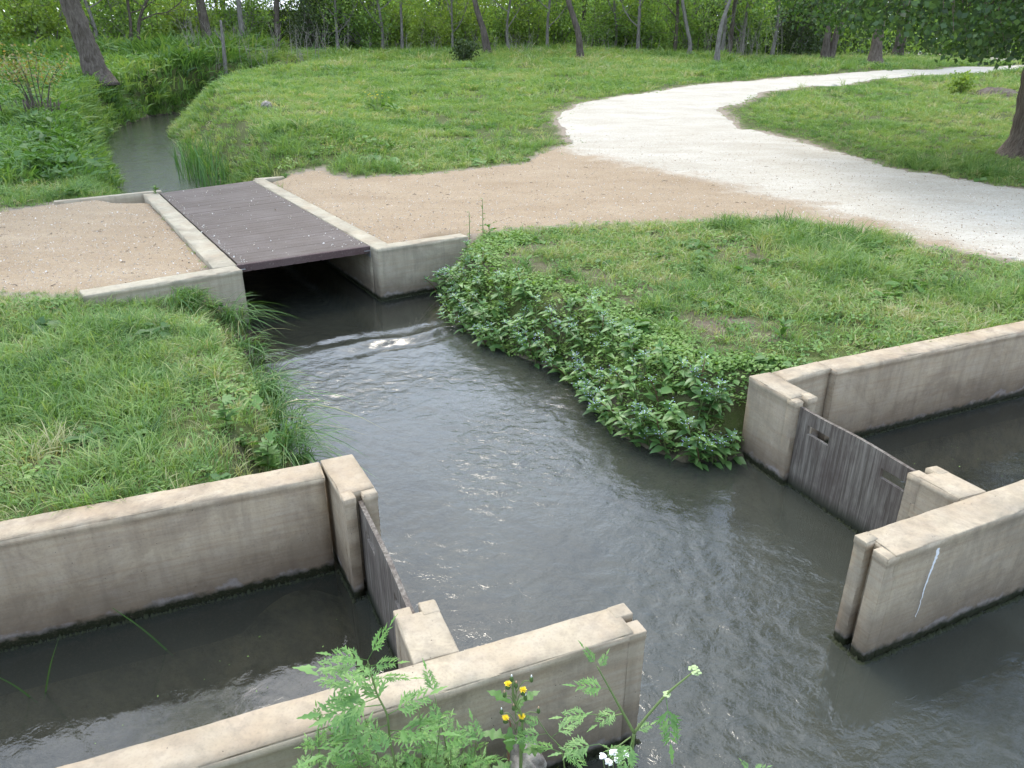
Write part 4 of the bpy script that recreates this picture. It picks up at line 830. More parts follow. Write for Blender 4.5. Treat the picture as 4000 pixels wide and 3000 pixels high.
# weeds hanging over both banks of the upper creek
CL = np.array([(-8.3, 15.6), (-10.3, 19.2), (-12.5, 23.1), (-14.9, 29), (-16.3, 35), (-15.6, 39.5), (-12, 42.6)]); CR = np.array([(-4.5, 13.3), (-5.8, 15.5), (-7.6, 18.5), (-11.2, 25.5), (-13.2, 30.5), (-14.2, 34.5)])
for C, sgn, n, sz in ((CL, -1, 420, .7), (CR, 1, 160, .4)):
    for k in range(n):
        i_ = rs.randint(len(C)-1); a, b = C[i_], C[i_+1]; f = rs.rand(); e = (b-a)/np.linalg.norm(b-a); p = a+(b-a)*f+np.array([-e[1], e[0]])*(-sgn)*(abs(rs.randn())*.5-.05)
        P_['W'].append((np.array([[p[0], p[1], max(.02, float(gz(p[0], p[1])))]]), np.array([sz*(.5+.6*rs.rand())]), np.array([.45*rs.rand()+.15])))
for k in range(500):
    i_ = rs.randint(len(CL)-2); a, b = CL[i_], CL[i_+1]; e = (b-a)/np.linalg.norm(b-a); p = a+(b-a)*rs.rand()+np.array([-e[1], e[0]])*(abs(rs.randn())*.5-.02)
    P_['E'].append((np.array([[p[0], p[1], max(.0, float(gz(p[0], p[1])))]]), np.array([1.9*(.6+.7*rs.rand())]), np.array([.2+.35*rs.rand()])))
LBL = dict(A=('grass', 'short yellow-green lawn grass on the banks', TA), B=('grass', 'taller green grass in tufts on the lawns', TB), C=('ground_cover', 'small-leaved creeping weeds on the right bank', TC), D=('ground_cover', 'broad-leaved weeds dotted through the grass', TD), E=('grass', 'meadow grass between the creek and the wood', TE), W=('weeds', 'lush leafy weeds along the upper creek', TW))
for k, L in P_.items():
    P = np.concatenate([q[0] for q in L]); S = np.concatenate([q[1] for q in L]); T = np.concatenate([q[2] for q in L]); nm, lb, src = LBL[k]
    scatter(nm, P, rots(len(P), rs, .12), S, T, src, lb, nm.replace('_', ' '))
# small stones on the gravel and the deck
def stone(seed, r=1.):
    rs = np.random.RandomState(seed); V = rs.randn(10, 3); V /= np.linalg.norm(V, axis=1)[:, None]; V *= (.7+.5*rs.rand(10))[:, None]*np.array([1, .8, .55])*r
    import bmesh
    bm = bmesh.new(); [bm.verts.new(v) for v in V]; bmesh.ops.convex_hull(bm, input=bm.verts); me = bpy.data.meshes.new('stone'); bm.to_mesh(me); bm.free(); return me
t = NT('limestone_chips'); f = t.n('ShaderNodeAttribute', attribute_name='tint', attribute_type='INSTANCER').outputs['Fac']
M_STONE = t.done(t.bsdf(t.ramp(f, [(0, (.30, .22, .15)), (.5, (.52, .44, .35)), (1, (.74, .71, .66))]), .9, None, .1))
ST = [stone(300+k) for k in range(6)]
for s in ST: s.materials.append(M_STONE)
n = 130000; x = -8+17*rs.rand(n); y = 5.5+13*rs.rand(n); k = (path_d(x, y) < -.03) & (rs.rand(n) < np.clip((9.5/np.hypot(x, y))**2, .1, 1))
for q in BLK: k &= ~inside(x, y, q)
x, y = x[k], y[k]; m = len(x); P = lay(x, y); P[:, 2] += .012+.0004*np.hypot(x, y)
scatter('gravel', P, rots(m, rs, .5), .002+.012*rs.rand(m)**6+.003*rs.rand(m), np.clip(.45+.3*rs.randn(m), 0, 1), ST, 'loose limestone chips scattered over the gravel', 'gravel')
n = 330; u = rs.rand(n); v = rs.rand(n)**1.3*.98; edge = rs.rand(n) < .45; u = np.where(edge, np.where(rs.rand(n) < .6, .02+.06*rs.rand(n), .92+.06*rs.rand(n)), u)
Pd = np.array([lerp(lerp(DL0, DL1, b), lerp(DR0, DR1, b), a) for a, b in zip(u, v)]); P = np.column_stack([Pd, np.full(n, .604)])
scatter('gravel', P, rots(n, rs, .4), .004+.011*rs.rand(n)**3, np.clip(.75+.25*rs.randn(n), 0, 1), ST, 'pale gravel bits strewn on the brown deck', 'gravel')
# ---------------------------------------------------------------- single plants
L_SPW = leaf_mat('speedwell_leaf', [(0, (.058, .13, .034)), (.5, (.105, .215, .056)), (1, (.19, .32, .08))], .3, .04, .45)
L_FERN = leaf_mat('ferny_leaf', [(0, (.09, .20, .045)), (.5, (.155, .31, .075)), (1, (.25, .40, .11))], .42, .03, .5)
L_WEED = leaf_mat('weed_leaf', [(0, (.06, .13, .027)), (.5, (.11, .22, .045)), (1, (.18, .29, .06))], .35, .03, .5)
t = NT('green_stem'); M_STEM = t.done(t.bsdf(t.mix(t.noise(t.objc(), 9, 2), (.11, .16, .05), (.18, .23, .08)), .6, None, .3))
t = NT('reddish_stem'); M_RSTEM = t.done(t.bsdf((.17, .085, .055), .6, None, .3))
t = NT('pale_blue_petal'); M_BLUE = t.done(t.bsdf((.42, .48, .68), .6, None, .2))
t = NT('yellow_petal'); M_YEL = t.done(t.bsdf(t.mix(t.noise(t.objc(), 60, 2), (.78, .55, .02), (.88, .70, .05)), .6, None, .2))
t = NT('white_petal'); M_WHT = t.done(t.bsdf((.75, .76, .70), .6, None, .2))
t = NT('bud_green'); M_BUD = t.done(t.bsdf(t.mix(t.noise(t.objc(), 80, 2), (.05, .09, .025), (.11, .16, .05)), .7, None, .2))
t = NT('withered_floret'); M_WITH = t.done(t.bsdf((.50, .33, .20), .8, None, .1))
def lance(L, w, bend=.25, fold=.18, wave=0., m=5, ser=0., seed=0, peak=.38):
    """lance-shaped leaf along +Y, folded on its midrib and bending down"""
    rs = np.random.RandomState(seed); V = []; F = []
    for k in range(m+1):
        s = k/m; hw = w*.5*max(0., (s/peak)**.75 if s < peak else ((1-s)/(1-peak))**.85)
        if ser and 0 < k < m: hw *= 1+ser*(1 if k % 2 else -1)
        y = L*s*(1-.25*bend*s); z = L*(.10*s-bend*s*s*.6); zz = hw*fold*2+wave*rs.randn()*hw
        V += [(-hw, y-(.10*hw if ser else 0), z+zz), (0, y, z), (hw, y-(.10*hw if ser else 0), z+zz)]
    for k in range(m): F += [(3*k, 3*k+1, 3*k+4, 3*k+3), (3*k+1, 3*k+2, 3*k+5, 3*k+4)]
    return V, F
def leafmesh(name, V, F, mat, t_=.5): return mesh(name, V, F, mat, True, [t_]*len(V))
SPL = [leafmesh('leaf', *lance(.150, .050+.008*(k % 3), .30+.12*(k % 4), .14, .10, 6, 0, k), L_SPW, (.2, .45, .6, .85)[k % 4]) for k in range(8)]
SPY = [leafmesh('leaf', *lance(.05, .018, .1, .2, .1, 5, 0, k), L_SPW, .95) for k in range(2)]
def spike_flowers(n, rs):
    g = Geo()
    for k in range(n):
        a = rs.rand()*6.28; c = np.array([.022*math.cos(a)*(1+rs.rand()), .022*math.sin(a)*(1+rs.rand()), .07*rs.rand()]); r_ = .0042
        V = [c]+[c+np.array([r_*math.cos(q), r_*math.sin(q), .001*rs.randn()]) for q in np.linspace(0, 6.28, 6)[:-1]]; g.add(V, [(0, i+1, (i+1) % 5+1) for i in range(5)])
    return g.mesh('flowers', M_BLUE, tint=False)
FLW = [spike_flowers(9+3*k, np.random.RandomState(k)) for k in range(3)]
def stem_mesh(P, r0, r1, mat, k=5): P = spline(P, 4); V, F = tube(P, np.linspace(r0, r1, len(P)), k); return mesh('stem', V, F, mat)
rs = np.random.RandomState(500)
G_SPW = 'blue-flowered plants crowding the right bank'
bankline = spline(np.array([(-.80, 8.45), (-.62, 7.9), (-.50, 7.4), (-.18, 6.82), (.46, 6.12), (.72, 5.42), (.86, 4.98), (1.22, 4.60), (1.50, 4.66)]), 10)
bl = np.concatenate([[0], np.cumsum(np.linalg.norm(np.diff(bankline, axis=0), axis=1))])
def on_bank(s, inl):
    i = min(len(bankline)-2, int(np.searchsorted(bl, s*bl[-1]))); p = bankline[i]; e = bankline[min(i+1, len(bankline)-1)]-bankline[max(i-1, 0)]; e /= np.linalg.norm(e); n = np.array([-e[1], e[0]])
    if n[0] < 0 and n[1] < 0: n = -n
    return p+n*inl*(1 if n@np.array([.7, .7]) > 0 else -1), n if n@np.array([.7, .7]) > 0 else -n
def speedwell(x, y, z, h, lean, seed, label):
    rs = np.random.RandomState(seed); o = empty('speedwell_plant', (x, y, z), label, 'plant', G_SPW)
    top = np.array([lean[0]*h, lean[1]*h, h*(.95-.3*np.hypot(*lean))]); P = np.array([(0, 0, -.03), top*.5+np.array([-lean[0], -lean[1], .6])*.06*h, top])
    obj('stem', stem_mesh(P, .0055, .003, M_RSTEM if seed % 5 == 0 else M_STEM), o)
    S = spline(P, 8); n = 6 if h > .3 else 5
    for k in range(n):
        f = .16+.82*k/(n-1); p = S[int(f*(len(S)-1))]; a0 = k*1.5708+rs.rand()*.7; sc_ = (1.15-.45*f)*(.75+.4*rs.rand())
        for q in (0, 1) if k < n-1 else (0, 1, 2, 3):
            if k == n-1: a0 += rs.rand()*.2
            a = a0+q*(math.pi if k < n-1 else math.pi/2); me = SPL[(seed*7 % 4)+4*rs.randint(2)] if rs.rand() < .7 else SPL[rs.randint(8)]
            obj('leaf', me, o, tuple(p), (R(rs.randn()*12+ (10 if k < n-1 else 30)), R(rs.randn()*14), a), sc_*(1 if k < n-1 else .8))
    if rs.rand() < .75:
        f = obj('flowers', FLW[rs.randint(3)], o, tuple(top-np.array([0, 0, .03])))
    return o
ns = 128
for k in range(ns):
    front = k % 3 != 2; s = (k+rs.rand())/ns; inl = (-.10+.20*rs.rand()) if front else (.06+.20*rs.rand())
    if .0 <= s < .10: inl *= .8
    p, n = on_bank(s, inl); z = max(-.02, float(gz(*p))); h = (.20+.15*rs.rand()) if front else (.15+.16*rs.rand())
    lean = -n*(.28+.35*rs.rand() if front else .15*rs.rand())+rs.randn(2)*.13
    lb = 'leafy plant with tiny pale blue flowers leaning over the water' if front else 'leafy blue-flowered plant standing back on the bank'
    speedwell(p[0], p[1], z, h, lean, 600+k, lb)
for k, (x, y) in enumerate([(1.30, 4.47), (1.40, 4.48), (1.50, 4.50), (1.56, 4.56), (1.36, 4.55), (1.47, 4.58), (1.24, 4.50), (1.10, 4.60), (1.00, 4.68), (.90, 4.78)]): speedwell(x, y, .0, .20+.012*(k % 4)*2, np.array([-.25-.05*(k % 3), -.35]), 900+k, 'leafy plant with tiny pale blue flowers leaning over the water')
# grass tussocks trailing over the left bank
for (x, y, n, h, rad, sd, lb) in [(-2.70, 6.85, 150, .46, .13, 1, 'long arching grass tussock below the left abutment'), (-2.42, 6.3, 120, .38, .15, 2, 'grass tussock halfway along the left bank, beside the ripples'), (-2.12, 5.72, 120, .36, .15, 3, 'middle grass tussock on the left bank'),
      (-1.86, 5.15, 150, .42, .14, 4, 'rounded grass tussock spilling over the left bank'), (-1.62, 4.70, 170, .44, .14, 5, 'dense dark tussock above the lobed weed'), (-1.45, 4.25, 150, .42, .12, 6, 'drooping tussock next to the concrete end pillar'), (-3.1, 6.75, 90, .36, .16, 7, 'grass tussock against the face of the left abutment')]:
    r2 = np.random.RandomState(sd); g = Geo(); z = max(.04, float(gz(x-.1, y-.02)))
    for k in range(n):
        a = r2.rand()*6.28; q = rad*r2.rand()**.5; aa = R(-20)+r2.randn()*1.1; blade(g, (x+q*math.cos(a), y+q*math.sin(a), max(.0, z-.12*max(0, math.cos(a+.35)))), aa, h*(.45+.7*r2.rand()), .0062*(.7+.6*r2.rand()), .45+.95*r2.rand(), r2, 6, np.clip(.45+.25*r2.randn(), 0, 1), .78)
    o = empty('grass_tussock', (x, y, z), lb, 'grass tussock', 'tussocks on the left bank'); g.part('blades', L_LONG, o)
# lobed weed beside the left wall
def palmate(L, n, seed):
    g = Geo(); 
    for k in range(n):
        a = R(-70+140*k/(n-1)); l = L*(1-.30*abs(k-(n-1)/2)/((n-1)/2)); V, F = lance(l, l*.36, .25, .1, .05, 7, .22, seed+k, .45); V = np.array(V); c, s = math.cos(a), math.sin(a); V = np.column_stack([V[:, 0]*c+V[:, 1]*s, -V[:, 0]*s+V[:, 1]*c, V[:, 2]+.002*k]); g.add(V, F, .5)
    return g
PAL = [palmate(.13, 5, 10*k).mesh('leaf', L_WEED) for k in range(3)]
def leafy(name, x, y, h, n, meshes, label, seed, cat='plant', sc0=1., lean=(0, 0), z=None, mat=None, tilt=20):
    rs = np.random.RandomState(seed); z = float(gz(x, y)) if z is None else z; o = empty(name, (x, y, z), label, cat); P = [(0, 0, -.03), (lean[0]*.4, lean[1]*.4, h*.5), (lean[0], lean[1], h)]
    obj('stem', stem_mesh(P, .006, .003, mat or M_STEM), o); S = spline(np.array(P, float), 8)
    for k in range(n):
        f = .2+.8*k/max(1, n-1); p = S[int(f*(len(S)-1))]; a = k*2.4+rs.rand()*.8; obj('leaf', meshes[rs.randint(len(meshes))], o, tuple(p), (R(tilt+rs.randn()*14), R(rs.randn()*10), a), sc0*(1.15-.4*f)*(.8+.4*rs.rand()))
    return o
leafy('lobed_weed', -1.50, 3.93, .27, 11, PAL, 'bright weed with lobed leaves growing behind the left wall', 1, lean=(.05, -.04))
leafy('lobed_weed', -1.72, 3.98, .20, 8, PAL, 'smaller lobed weed beside the bigger one behind the left wall', 2)
BRD = [leafmesh('leaf', *lance(.17, .055, .45, .15, .25, 7, .05, k), L_WEED, (.3, .6)[k % 2]) for k in range(4)]
leafy('dock_plant', -.28, 9.02, .12, 8, BRD, 'broad-leaved dock at the end of the right wing wall', 3, sc0=1.1, tilt=35)
leafy('dock_plant', .15, 7.6, .08, 7, BRD, 'dock with a curled leaf behind the blue-flowered plants', 4, tilt=40)
leafy('dock_plant', 1.35, 5.75, .06, 7, BRD, 'flat dock rosette in the creeping weeds', 5, tilt=25)
leafy('dock_plant', 2.15, 5.55, .12, 9, BRD, 'pale-leaved dock near the right pillar', 6, sc0=.8, tilt=40)
leafy('tall_weed', -.36, 9.15, .42, 9, BRD, 'tall seeding weed standing on the gravel edge by the wing wall', 7, sc0=.45)
leafy('tall_weed', -.52, 9.05, .36, 7, BRD, 'thin upright weed at the corner of the wing wall', 8, sc0=.4)
leafy('small_weed', -1.04, 3.72, .12, 7, SPL, 'small leafy sprig behind the end pillar at the water', 9, sc0=.7, z=.0)
leafy('kerb_weed', -5.55, 11.75, .08, 9, BRD, 'weed sprouting on the back corner of the left abutment', 10, sc0=.8, tilt=40, z=.6)
leafy('kerb_weed', -3.95, 13.25, .07, 8, BRD, 'weed sprouting behind the right kerb of the footbridge', 11, sc0=.7, tilt=40, z=.6)
# reeds
def reeds(x, y, n, h, rad, seed, label, w=.012, z=None, dr=.35):
    r2 = np.random.RandomState(seed); g = Geo(); z = 0. if z is None else z
    for k in range(n):
        a = r2.rand()*6.28; q = rad*r2.rand()**.5; blade(g, (x+q*math.cos(a), y+q*math.sin(a), z-.1), r2.rand()*6.28, h*(.5+.6*r2.rand()), w*(.7+.6*r2.rand()), dr*(.3+r2.rand()), r2, 5, np.clip(.35+.25*r2.randn(), 0, 1))
    o = empty('reed_clump', (x, y, z), label, 'reeds'); g.part('blades', L_LONG, o); return o
reeds(-7.15, 17.4, 90, 1.25, .42, 1, 'tall reed clump in the creek behind the footbridge', .02); reeds(-6.2, 16.0, 100, 1.0, .5, 2, 'reed clump right behind the back edge of the deck', .018); reeds(-8.15, 19.2, 30, .9, .3, 3, 'thin reeds farther up the creek', .018); reeds(-9.2, 21.6, 5, .7, .08, 4, 'single dark reed tuft standing in the creek', .02)
def blades_at(pts, label, seed):
    r2 = np.random.RandomState(seed); o = empty('iris_blades', (*pts[0][0][:2], 0), label, 'water plant')
    for (a, b, w) in pts:
        a = np.array(a, float); b = np.array(b, float); m = (a+b)/2+np.array([0, 0, .02]); P = spline([a, m, b], 4); n = np.array([.7, .7, 0]); V = []
        for i_, q in enumerate(P): ww = w*(1-(i_/(len(P)-1))**2)+.0006; V += [q-n*ww, q+n*ww+np.array([0, 0, .002])]
        part('blade', V, [(2*i_, 2*i_+1, 2*i_+3, 2*i_+2) for i_ in range(len(P)-1)], L_LONG, o, tint=[.1]*len(V))
    return o
blades_at([((-1.63, 2.72, -.05), (-1.79, 2.62, .33), .0035)], 'single long green blade rising from the near canal', 1)
blades_at([((-2.10, 2.46, -.05), (-1.90, 2.40, .36), .0035), ((-2.12, 2.44, -.05), (-2.2, 2.36, .2), .003)], 'long blade at the far left of the near canal', 3)
# ---------------------------------------------------------------- foreground weeds
def pinnate(L, n, seed, ser=.3):
    """ferny leaf: toothed leaflets along a rib"""
    rs = np.random.RandomState(seed); g = Geo(); V, F = tube([(0, 0, 0), (0, L*.5, .03*L), (0, L*.97, -.06*L)], [.0016, .0012, .0006], 4); g.add(V, F, .6)
    for k in range(n+1):
        f = .28+.72*k/n; y = L*f*.97; z = .03*L*math.sin(f*3.)-.09*L*max(0, f-.5); l = L*.50*(1-.62*f)*(.85+.3*rs.rand())+.008
        for sgn in ((1, -1) if k < n else (0,)):
            a = sgn*R(52-14*f+rs.randn()*6); l2 = l if k < n else l*1.9
            V, F = lance(l2, l2*.23, .25, .12, .06, 8, ser, seed+k, .35); V = np.array(V); c, s = math.cos(a), math.sin(a)
            V = np.column_stack([V[:, 0]*c+V[:, 1]*s, -V[:, 0]*s+V[:, 1]*c+y, V[:, 2]+z]); g.add(V, F, np.clip(.5+.25*rs.randn(), 0, 1))
            if k < n-1 and l > .03:
                for q in (.35, .6):
                    for s2 in (1, -1):
                        b = a+s2*R(42); lq = l*.50*(1-.3*q); V, F = lance(lq, lq*.25, .2, .1, .05, 5, ser*.8, seed+k+7); V = np.array(V); cc, s_ = math.cos(b), math.sin(b)
                        V = np.column_stack([V[:, 0]*cc+V[:, 1]*s_+math.sin(a)*l*q, -V[:, 0]*s_+V[:, 1]*cc+y+math.cos(a)*l*q, V[:, 2]+z+.001]); g.add(V, F, np.clip(.5+.25*rs.randn(), 0, 1))
    return g
FER = [pinnate(.15+.015*k, 5, 20*k+1).mesh('leaf', L_FERN) for k in range(4)]
def ferny(pts, leafspec, label, seed, r0=.0045, side=()):
    """stem through world points, leaves (height fraction, azimuth, tilt, scale)"""
    P = np.array(pts, float); o = empty('ferny_weed', tuple(P[0]), label, 'weed'); S = spline(P, 8); V, F = tube(S, np.linspace(r0, r0*.45, len(S)), 6); part('stem', V, F, M_STEM, o)
    rs = np.random.RandomState(seed)
    for (f, a, tl, s) in leafspec: obj('leaf', FER[rs.randint(4)], o, tuple(S[int(f*(len(S)-1))]-P[0]), (R(tl), R(rs.randn()*12), R(a)), s)
    return o
def L_(*a): return a
ferny([(-.33, 1.50, .28), (-.345, 1.54, .653), (-.356, 1.55, .766), (-.358, 1.55, .868), (-.38, 1.55, .949), (-.393, 1.55, 1.035), (-.397, 1.55, 1.075)],
      [(1, 100, 25, .62), (1, -60, 45, .55), (.97, 170, 10, .5), (.9, -100, 20, .6), (.9, 95, 5, .8), (.78, -80, -5, .7), (.68, 80, 15, 1.0), (.66, 120, 0, .95), (.6, 95, -15, 1.0), (.55, 30, 20, .8), (.5, -70, 20, .9), (.45, 120, 0, 1.), (.4, -110, 20, .9)], 'tallest ferny weed, rising in front of the near wall', 1)
r2 = np.random.RandomState(9)
FP = [(-.44, 1.53, .74, 'slender ferny weed squeezed between the left stems'), (-.50, 1.49, .68, 'feathery weed in the left half of the clump, mid height'), (-.25, 1.47, .72, 'feathery weed right of centre in the clump, mid height'), (-.09, 1.52, .70, 'feathery weed touching the stem of the yellow-flowered plant'), (-.19, 1.54, .76, 'feathery weed with drooping lower leaves right of the clump'), (-.57, 1.56, .70, 'feathery weed leaning left over the wall foot'), (-.66, 1.56, .64, 'ferny weed at the left end of the clump, tips on the wall face'), (-.40, 1.60, .76, 'ferny weed against the wall behind the tallest stem'), (-.52, 1.42, .60, 'lowest ferny weed at the bottom edge, left half'), (-.13, 1.43, .60, 'lowest ferny weed at the bottom edge near the yellow flowers'), (-.34, 1.40, .60, 'lowest ferny weed at the bottom edge, middle of the clump'), (-.62, 1.60, .70, 'ferny weed spreading at the bottom left against the near wall'), (-.54, 1.52, .68, 'low ferny weed left of the tallest one'), (-.46, 1.58, .78, 'ferny weed close behind the tallest one on its left'), (-.28, 1.56, .84, 'bushy ferny weed just right of the tallest one'), (-.21, 1.60, .82, 'ferny weed with arching tips, midway to the yellow flowers'), (-.13, 1.55, .74, 'ferny weed left of the yellow-flowered plant'),
      (-.38, 1.44, .62, 'short ferny weed at the bottom edge below the tallest one'), (-.20, 1.44, .62, 'short ferny weed at the bottom edge toward the middle'), (-.70, 1.50, .56, 'small ferny weed at the far left of the clump'), (-.06, 1.46, .60, 'short ferny weed at the foot of the yellow-flowered plant'),
      (-.58, 1.45, .66, 'ferny weed low in the left corner of the clump'), (-.30, 1.48, .74, 'ferny weed in the thick of the clump'), (-.16, 1.50, .72, 'ferny weed leaning toward the yellow flowers'), (-.47, 1.47, .70, 'ferny weed in front of the wall, left half of the clump'), (.10, 1.48, .62, 'little ferny weed in front of the pale rock'), (-.24, 1.52, .80, 'ferny weed with a raised tip behind the clump')]
for k, (x, y, zt, lb) in enumerate(FP):
    zg = float(gz(x, y)); n = 9; zt += .05
    ferny([(x, y, zg-.02), (x+.01*r2.randn(), y+.01, (zg+zt)/2), (x+.05*r2.randn(), y+.02*r2.randn(), zt)], [(.25+.75*q/(n-1), q*137+r2.rand()*50, 12+14*r2.randn()+20*q/n, (.28+.24*r2.rand())) for q in range(n)], lb, 30+k, .0035)
# hedge parsley with two long arms and small umbels
hp = empty('parsley_plant', (.345, 1.42, .15), 'leggy parsley-like plant with two spreading stems and green umbels', 'weed')
def st(P, r0, r1, par, name='stem', mat=None): S = spline(np.array(P, float), 6); V, F = tube(S, np.linspace(r0, r1, len(S)), 6); return part(name, V, F, mat or M_STEM, par)
st([(.345, 1.42, .10), (.342, 1.49, .715), (.341, 1.5, .789), (.343, 1.5, .856)], .0065, .005, hp); st([(.343, 1.5, .856), (.299, 1.5, .95), (.267, 1.5, 1.019), (.228, 1.5, 1.102)], .0045, .002, hp); st([(.343, 1.5, .856), (.377, 1.5, .924), (.422, 1.5, 1.002), (.461, 1.5, 1.052), (.489, 1.5, 1.086)], .0045, .0022, hp)
st([(.31, 1.5, .93), (.26, 1.49, .93), (.225, 1.48, .95)], .0022, .0012, hp); st([(.335, 1.5, .84), (.28, 1.47, .83), (.24, 1.46, .86)], .0022, .0012, hp)
b0 = np.array(hp.location)
for (p, a, tl, s) in [((.228, 1.5, 1.10), 60, 50, .35), ((.232, 1.5, 1.09), -40, 40, .3), ((.267, 1.5, 1.019), 90, 10, .5), ((.225, 1.48, .95), 95, 0, .6), ((.24, 1.46, .86), 100, -5, .55), ((.422, 1.5, .99), -170, -60, .7), ((.343, 1.5, .856), -60, 0, .4), ((.343, 1.5, .84), 150, -30, .5), ((.30, 1.5, .95), 120, -10, .5), ((.343, 1.49, .76), 40, -20, .5), ((.343, 1.49, .70), -120, 0, .6)]:
    obj('leaf', FER[r2.randint(4)], hp, tuple(np.array(p)-b0), (R(tl), 0, R(a)), s)
def umbel(par, c, r_, n, mat, seed, name='umbel', fs=.0045):
    rs = np.random.RandomState(seed); g = Geo(); c = np.array(c)
    for k in range(n):
        d = np.array([rs.randn(), rs.randn(), .5+rs.rand()*.6]); d /= np.linalg.norm(d); p = c+d*r_*(.7+.4*rs.rand()); V = []
        for q in range(6): V.append(p+np.array([fs*math.cos(q*1.047), fs*math.sin(q*1.047), .35*fs*(q % 2)]))
        V.append(p+np.array([0, 0, fs*.9])); g.add(V, [(i_, (i_+1) % 6, 6) for i_ in range(6)])
        V, F = tube([c, p], [.0007, .0006], 3, False); g.add(V, F)
    return g.part(name, mat, par, tint=False)
t = NT('green_white_floret'); M_GW = t.done(t.bsdf((.38, .47, .22), .7, None, .2))
umbel(hp, (.489, 1.5, 1.080), .016, 26, M_GW, 1); umbel(hp, (.424, 1.5, .998), .010, 16, M_GW, 2)
# white umbels low on the right
wp = empty('white_flower', (.30, 1.45, .2), 'little heads of white flowers at the bottom edge by the dark water', 'flower')
for k, p in enumerate([(.26, 1.5, .757), (.289, 1.5, .774), (.323, 1.5, .766), (.278, 1.5, .733), (.305, 1.5, .742), (.30, 1.48, .715)]):
    st([(.30, 1.45, .2), (.30, 1.47, .5), p], .002, .001, wp); umbel(wp, p, .011, 22, M_WHT, 10+k, 'flower_head', .0042)
# sprigs at the bottom right
sp = ferny([(.74, 1.30, .1), (.72, 1.42, .50), (.69, 1.46, .70), (.672, 1.47, .75)], [(.98, 40, 30, .2), (.95, 160, 10, .2), (.9, -80, 20, .24)], 'young sprig poking up at the bottom edge over open water', 41, .0025)
ferny([(.20, 1.50, .2), (.17, 1.56, .5), (.15, 1.58, .68), (.105, 1.58, .76), (.07, 1.58, .83)], [(.7, -60, 10, .6), (.75, 100, 0, .5), (.6, -120, -20, .7), (.5, 70, 0, .6), (.85, 60, 10, .35)], 'thin ferny stem between the yellow flowers and the rock', 42, .0028)
# sow thistle with yellow flowers
so = empty('sow_thistle', (.02, 1.58, .2), 'upright thistle-like plant with yellow flowers and prickly leaves', 'weed'); b0 = np.array(so.location)
st([(.02, 1.58, .15), (.027, 1.6, .59), (.027, 1.6, .707), (.03, 1.6, .803), (.005, 1.6, .877), (.003, 1.6, .949)], .006, .003, so)
st([(-.02, 1.58, .15), (-.012, 1.6, .58), (-.008, 1.6, .70), (-.005, 1.6, .78), (-.019, 1.6, .795)], .005, .002, so, mat=M_RSTEM)
SOW = [leafmesh('leaf', *lance(.12, .05, .3, .12, .2, 9, .28, k, .5), L_WEED, .45) for k in range(3)]
for (p, a, tl, s) in [((.0, 1.6, .86), 75, 25, .75), ((.02, 1.6, .86), -70, 25, .65), ((-.005, 1.6, .77), 175, -60, .75), ((.02, 1.6, .77), -160, -55, .7), ((-.01, 1.6, .72), 85, 10, .8), ((.025, 1.6, .66), -85, 0, .7), ((0, 1.6, .62), 130, 0, .9), ((.01, 1.6, .82), -30, 30, .5)]:
    obj('leaf', SOW[r2.randint(3)], so, tuple(np.array(p)-b0), (R(tl), 0, R(a)), s)
def head(par, c, r_, kind, seed):
    rs = np.random.RandomState(seed); c = np.array(c, float)
    V, F = tube([c+(0, 0, -.020), c+(0, 0, -.014), c+(0, 0, -.004), c], np.array([.25, .62, .5, .34 if kind == 'bud' else .5])*r_*1.05, 8); f = part('flower', V, F, M_BUD, par)
    if kind == 'open':
        g = Geo()
        for k in range(46):
            a = k*2.4; q = r_*(.35+.65*(k/45)); up = .004*(1-k/45)+.002; w = r_*.13; d = np.array([math.cos(a), math.sin(a), 0]); s_ = np.array([-math.sin(a), math.cos(a), 0]); b_ = c+d*q*.25
            tip = c+d*q+np.array([0, 0, up+.0015*rs.randn()]); g.add([b_-s_*w*.5, b_+s_*w*.5, tip+s_*w*.6, tip-s_*w*.6], [(0, 1, 2, 3)])
        g.part('petals', M_YEL, f, tint=False)
    elif kind == 'bud':
        V, F = tube([c, c+(0, 0, .007)], [r_*.3, r_*.16], 6); part('tip', V, F, M_WITH if seed % 2 else M_WHT, f)
for k, (p, kd) in enumerate([((.032, 1.6, .912), 'open'), ((.029, 1.595, .812), 'open'), ((-.019, 1.6, .80), 'half'), ((-.012, 1.6, .936), 'half'), ((-.001, 1.6, .965), 'bud'), ((-.022, 1.6, .904), 'bud'), ((.056, 1.6, .963), 'bud'), ((.078, 1.6, .84), 'bud'), ((-.031, 1.6, .836), 'bud'), ((.005, 1.595, .857), 'bud'), ((.039, 1.6, .893), 'bud'), ((.012, 1.6, .94), 'bud')]):
    head(so, p, .0125 if kd != 'bud' else .009, 'open' if kd != 'bud' else 'bud', k)
    st([(.012, 1.6, p[2]-.06), (np.array((.012, 1.6, p[2]-.035))+np.array(p))/2, np.array(p)-(0, 0, .018)], .0016, .0012, so)
yf = empty('yellow_flower', (-.115, 1.52, .35), 'single yellow flower at the very bottom edge among ferny weeds', 'flower'); st([(-.115, 1.50, .3), (-.112, 1.54, .62)], .0022, .0015, yf); head(yf, (-.112, 1.545, .635), .0125, 'open', 31)
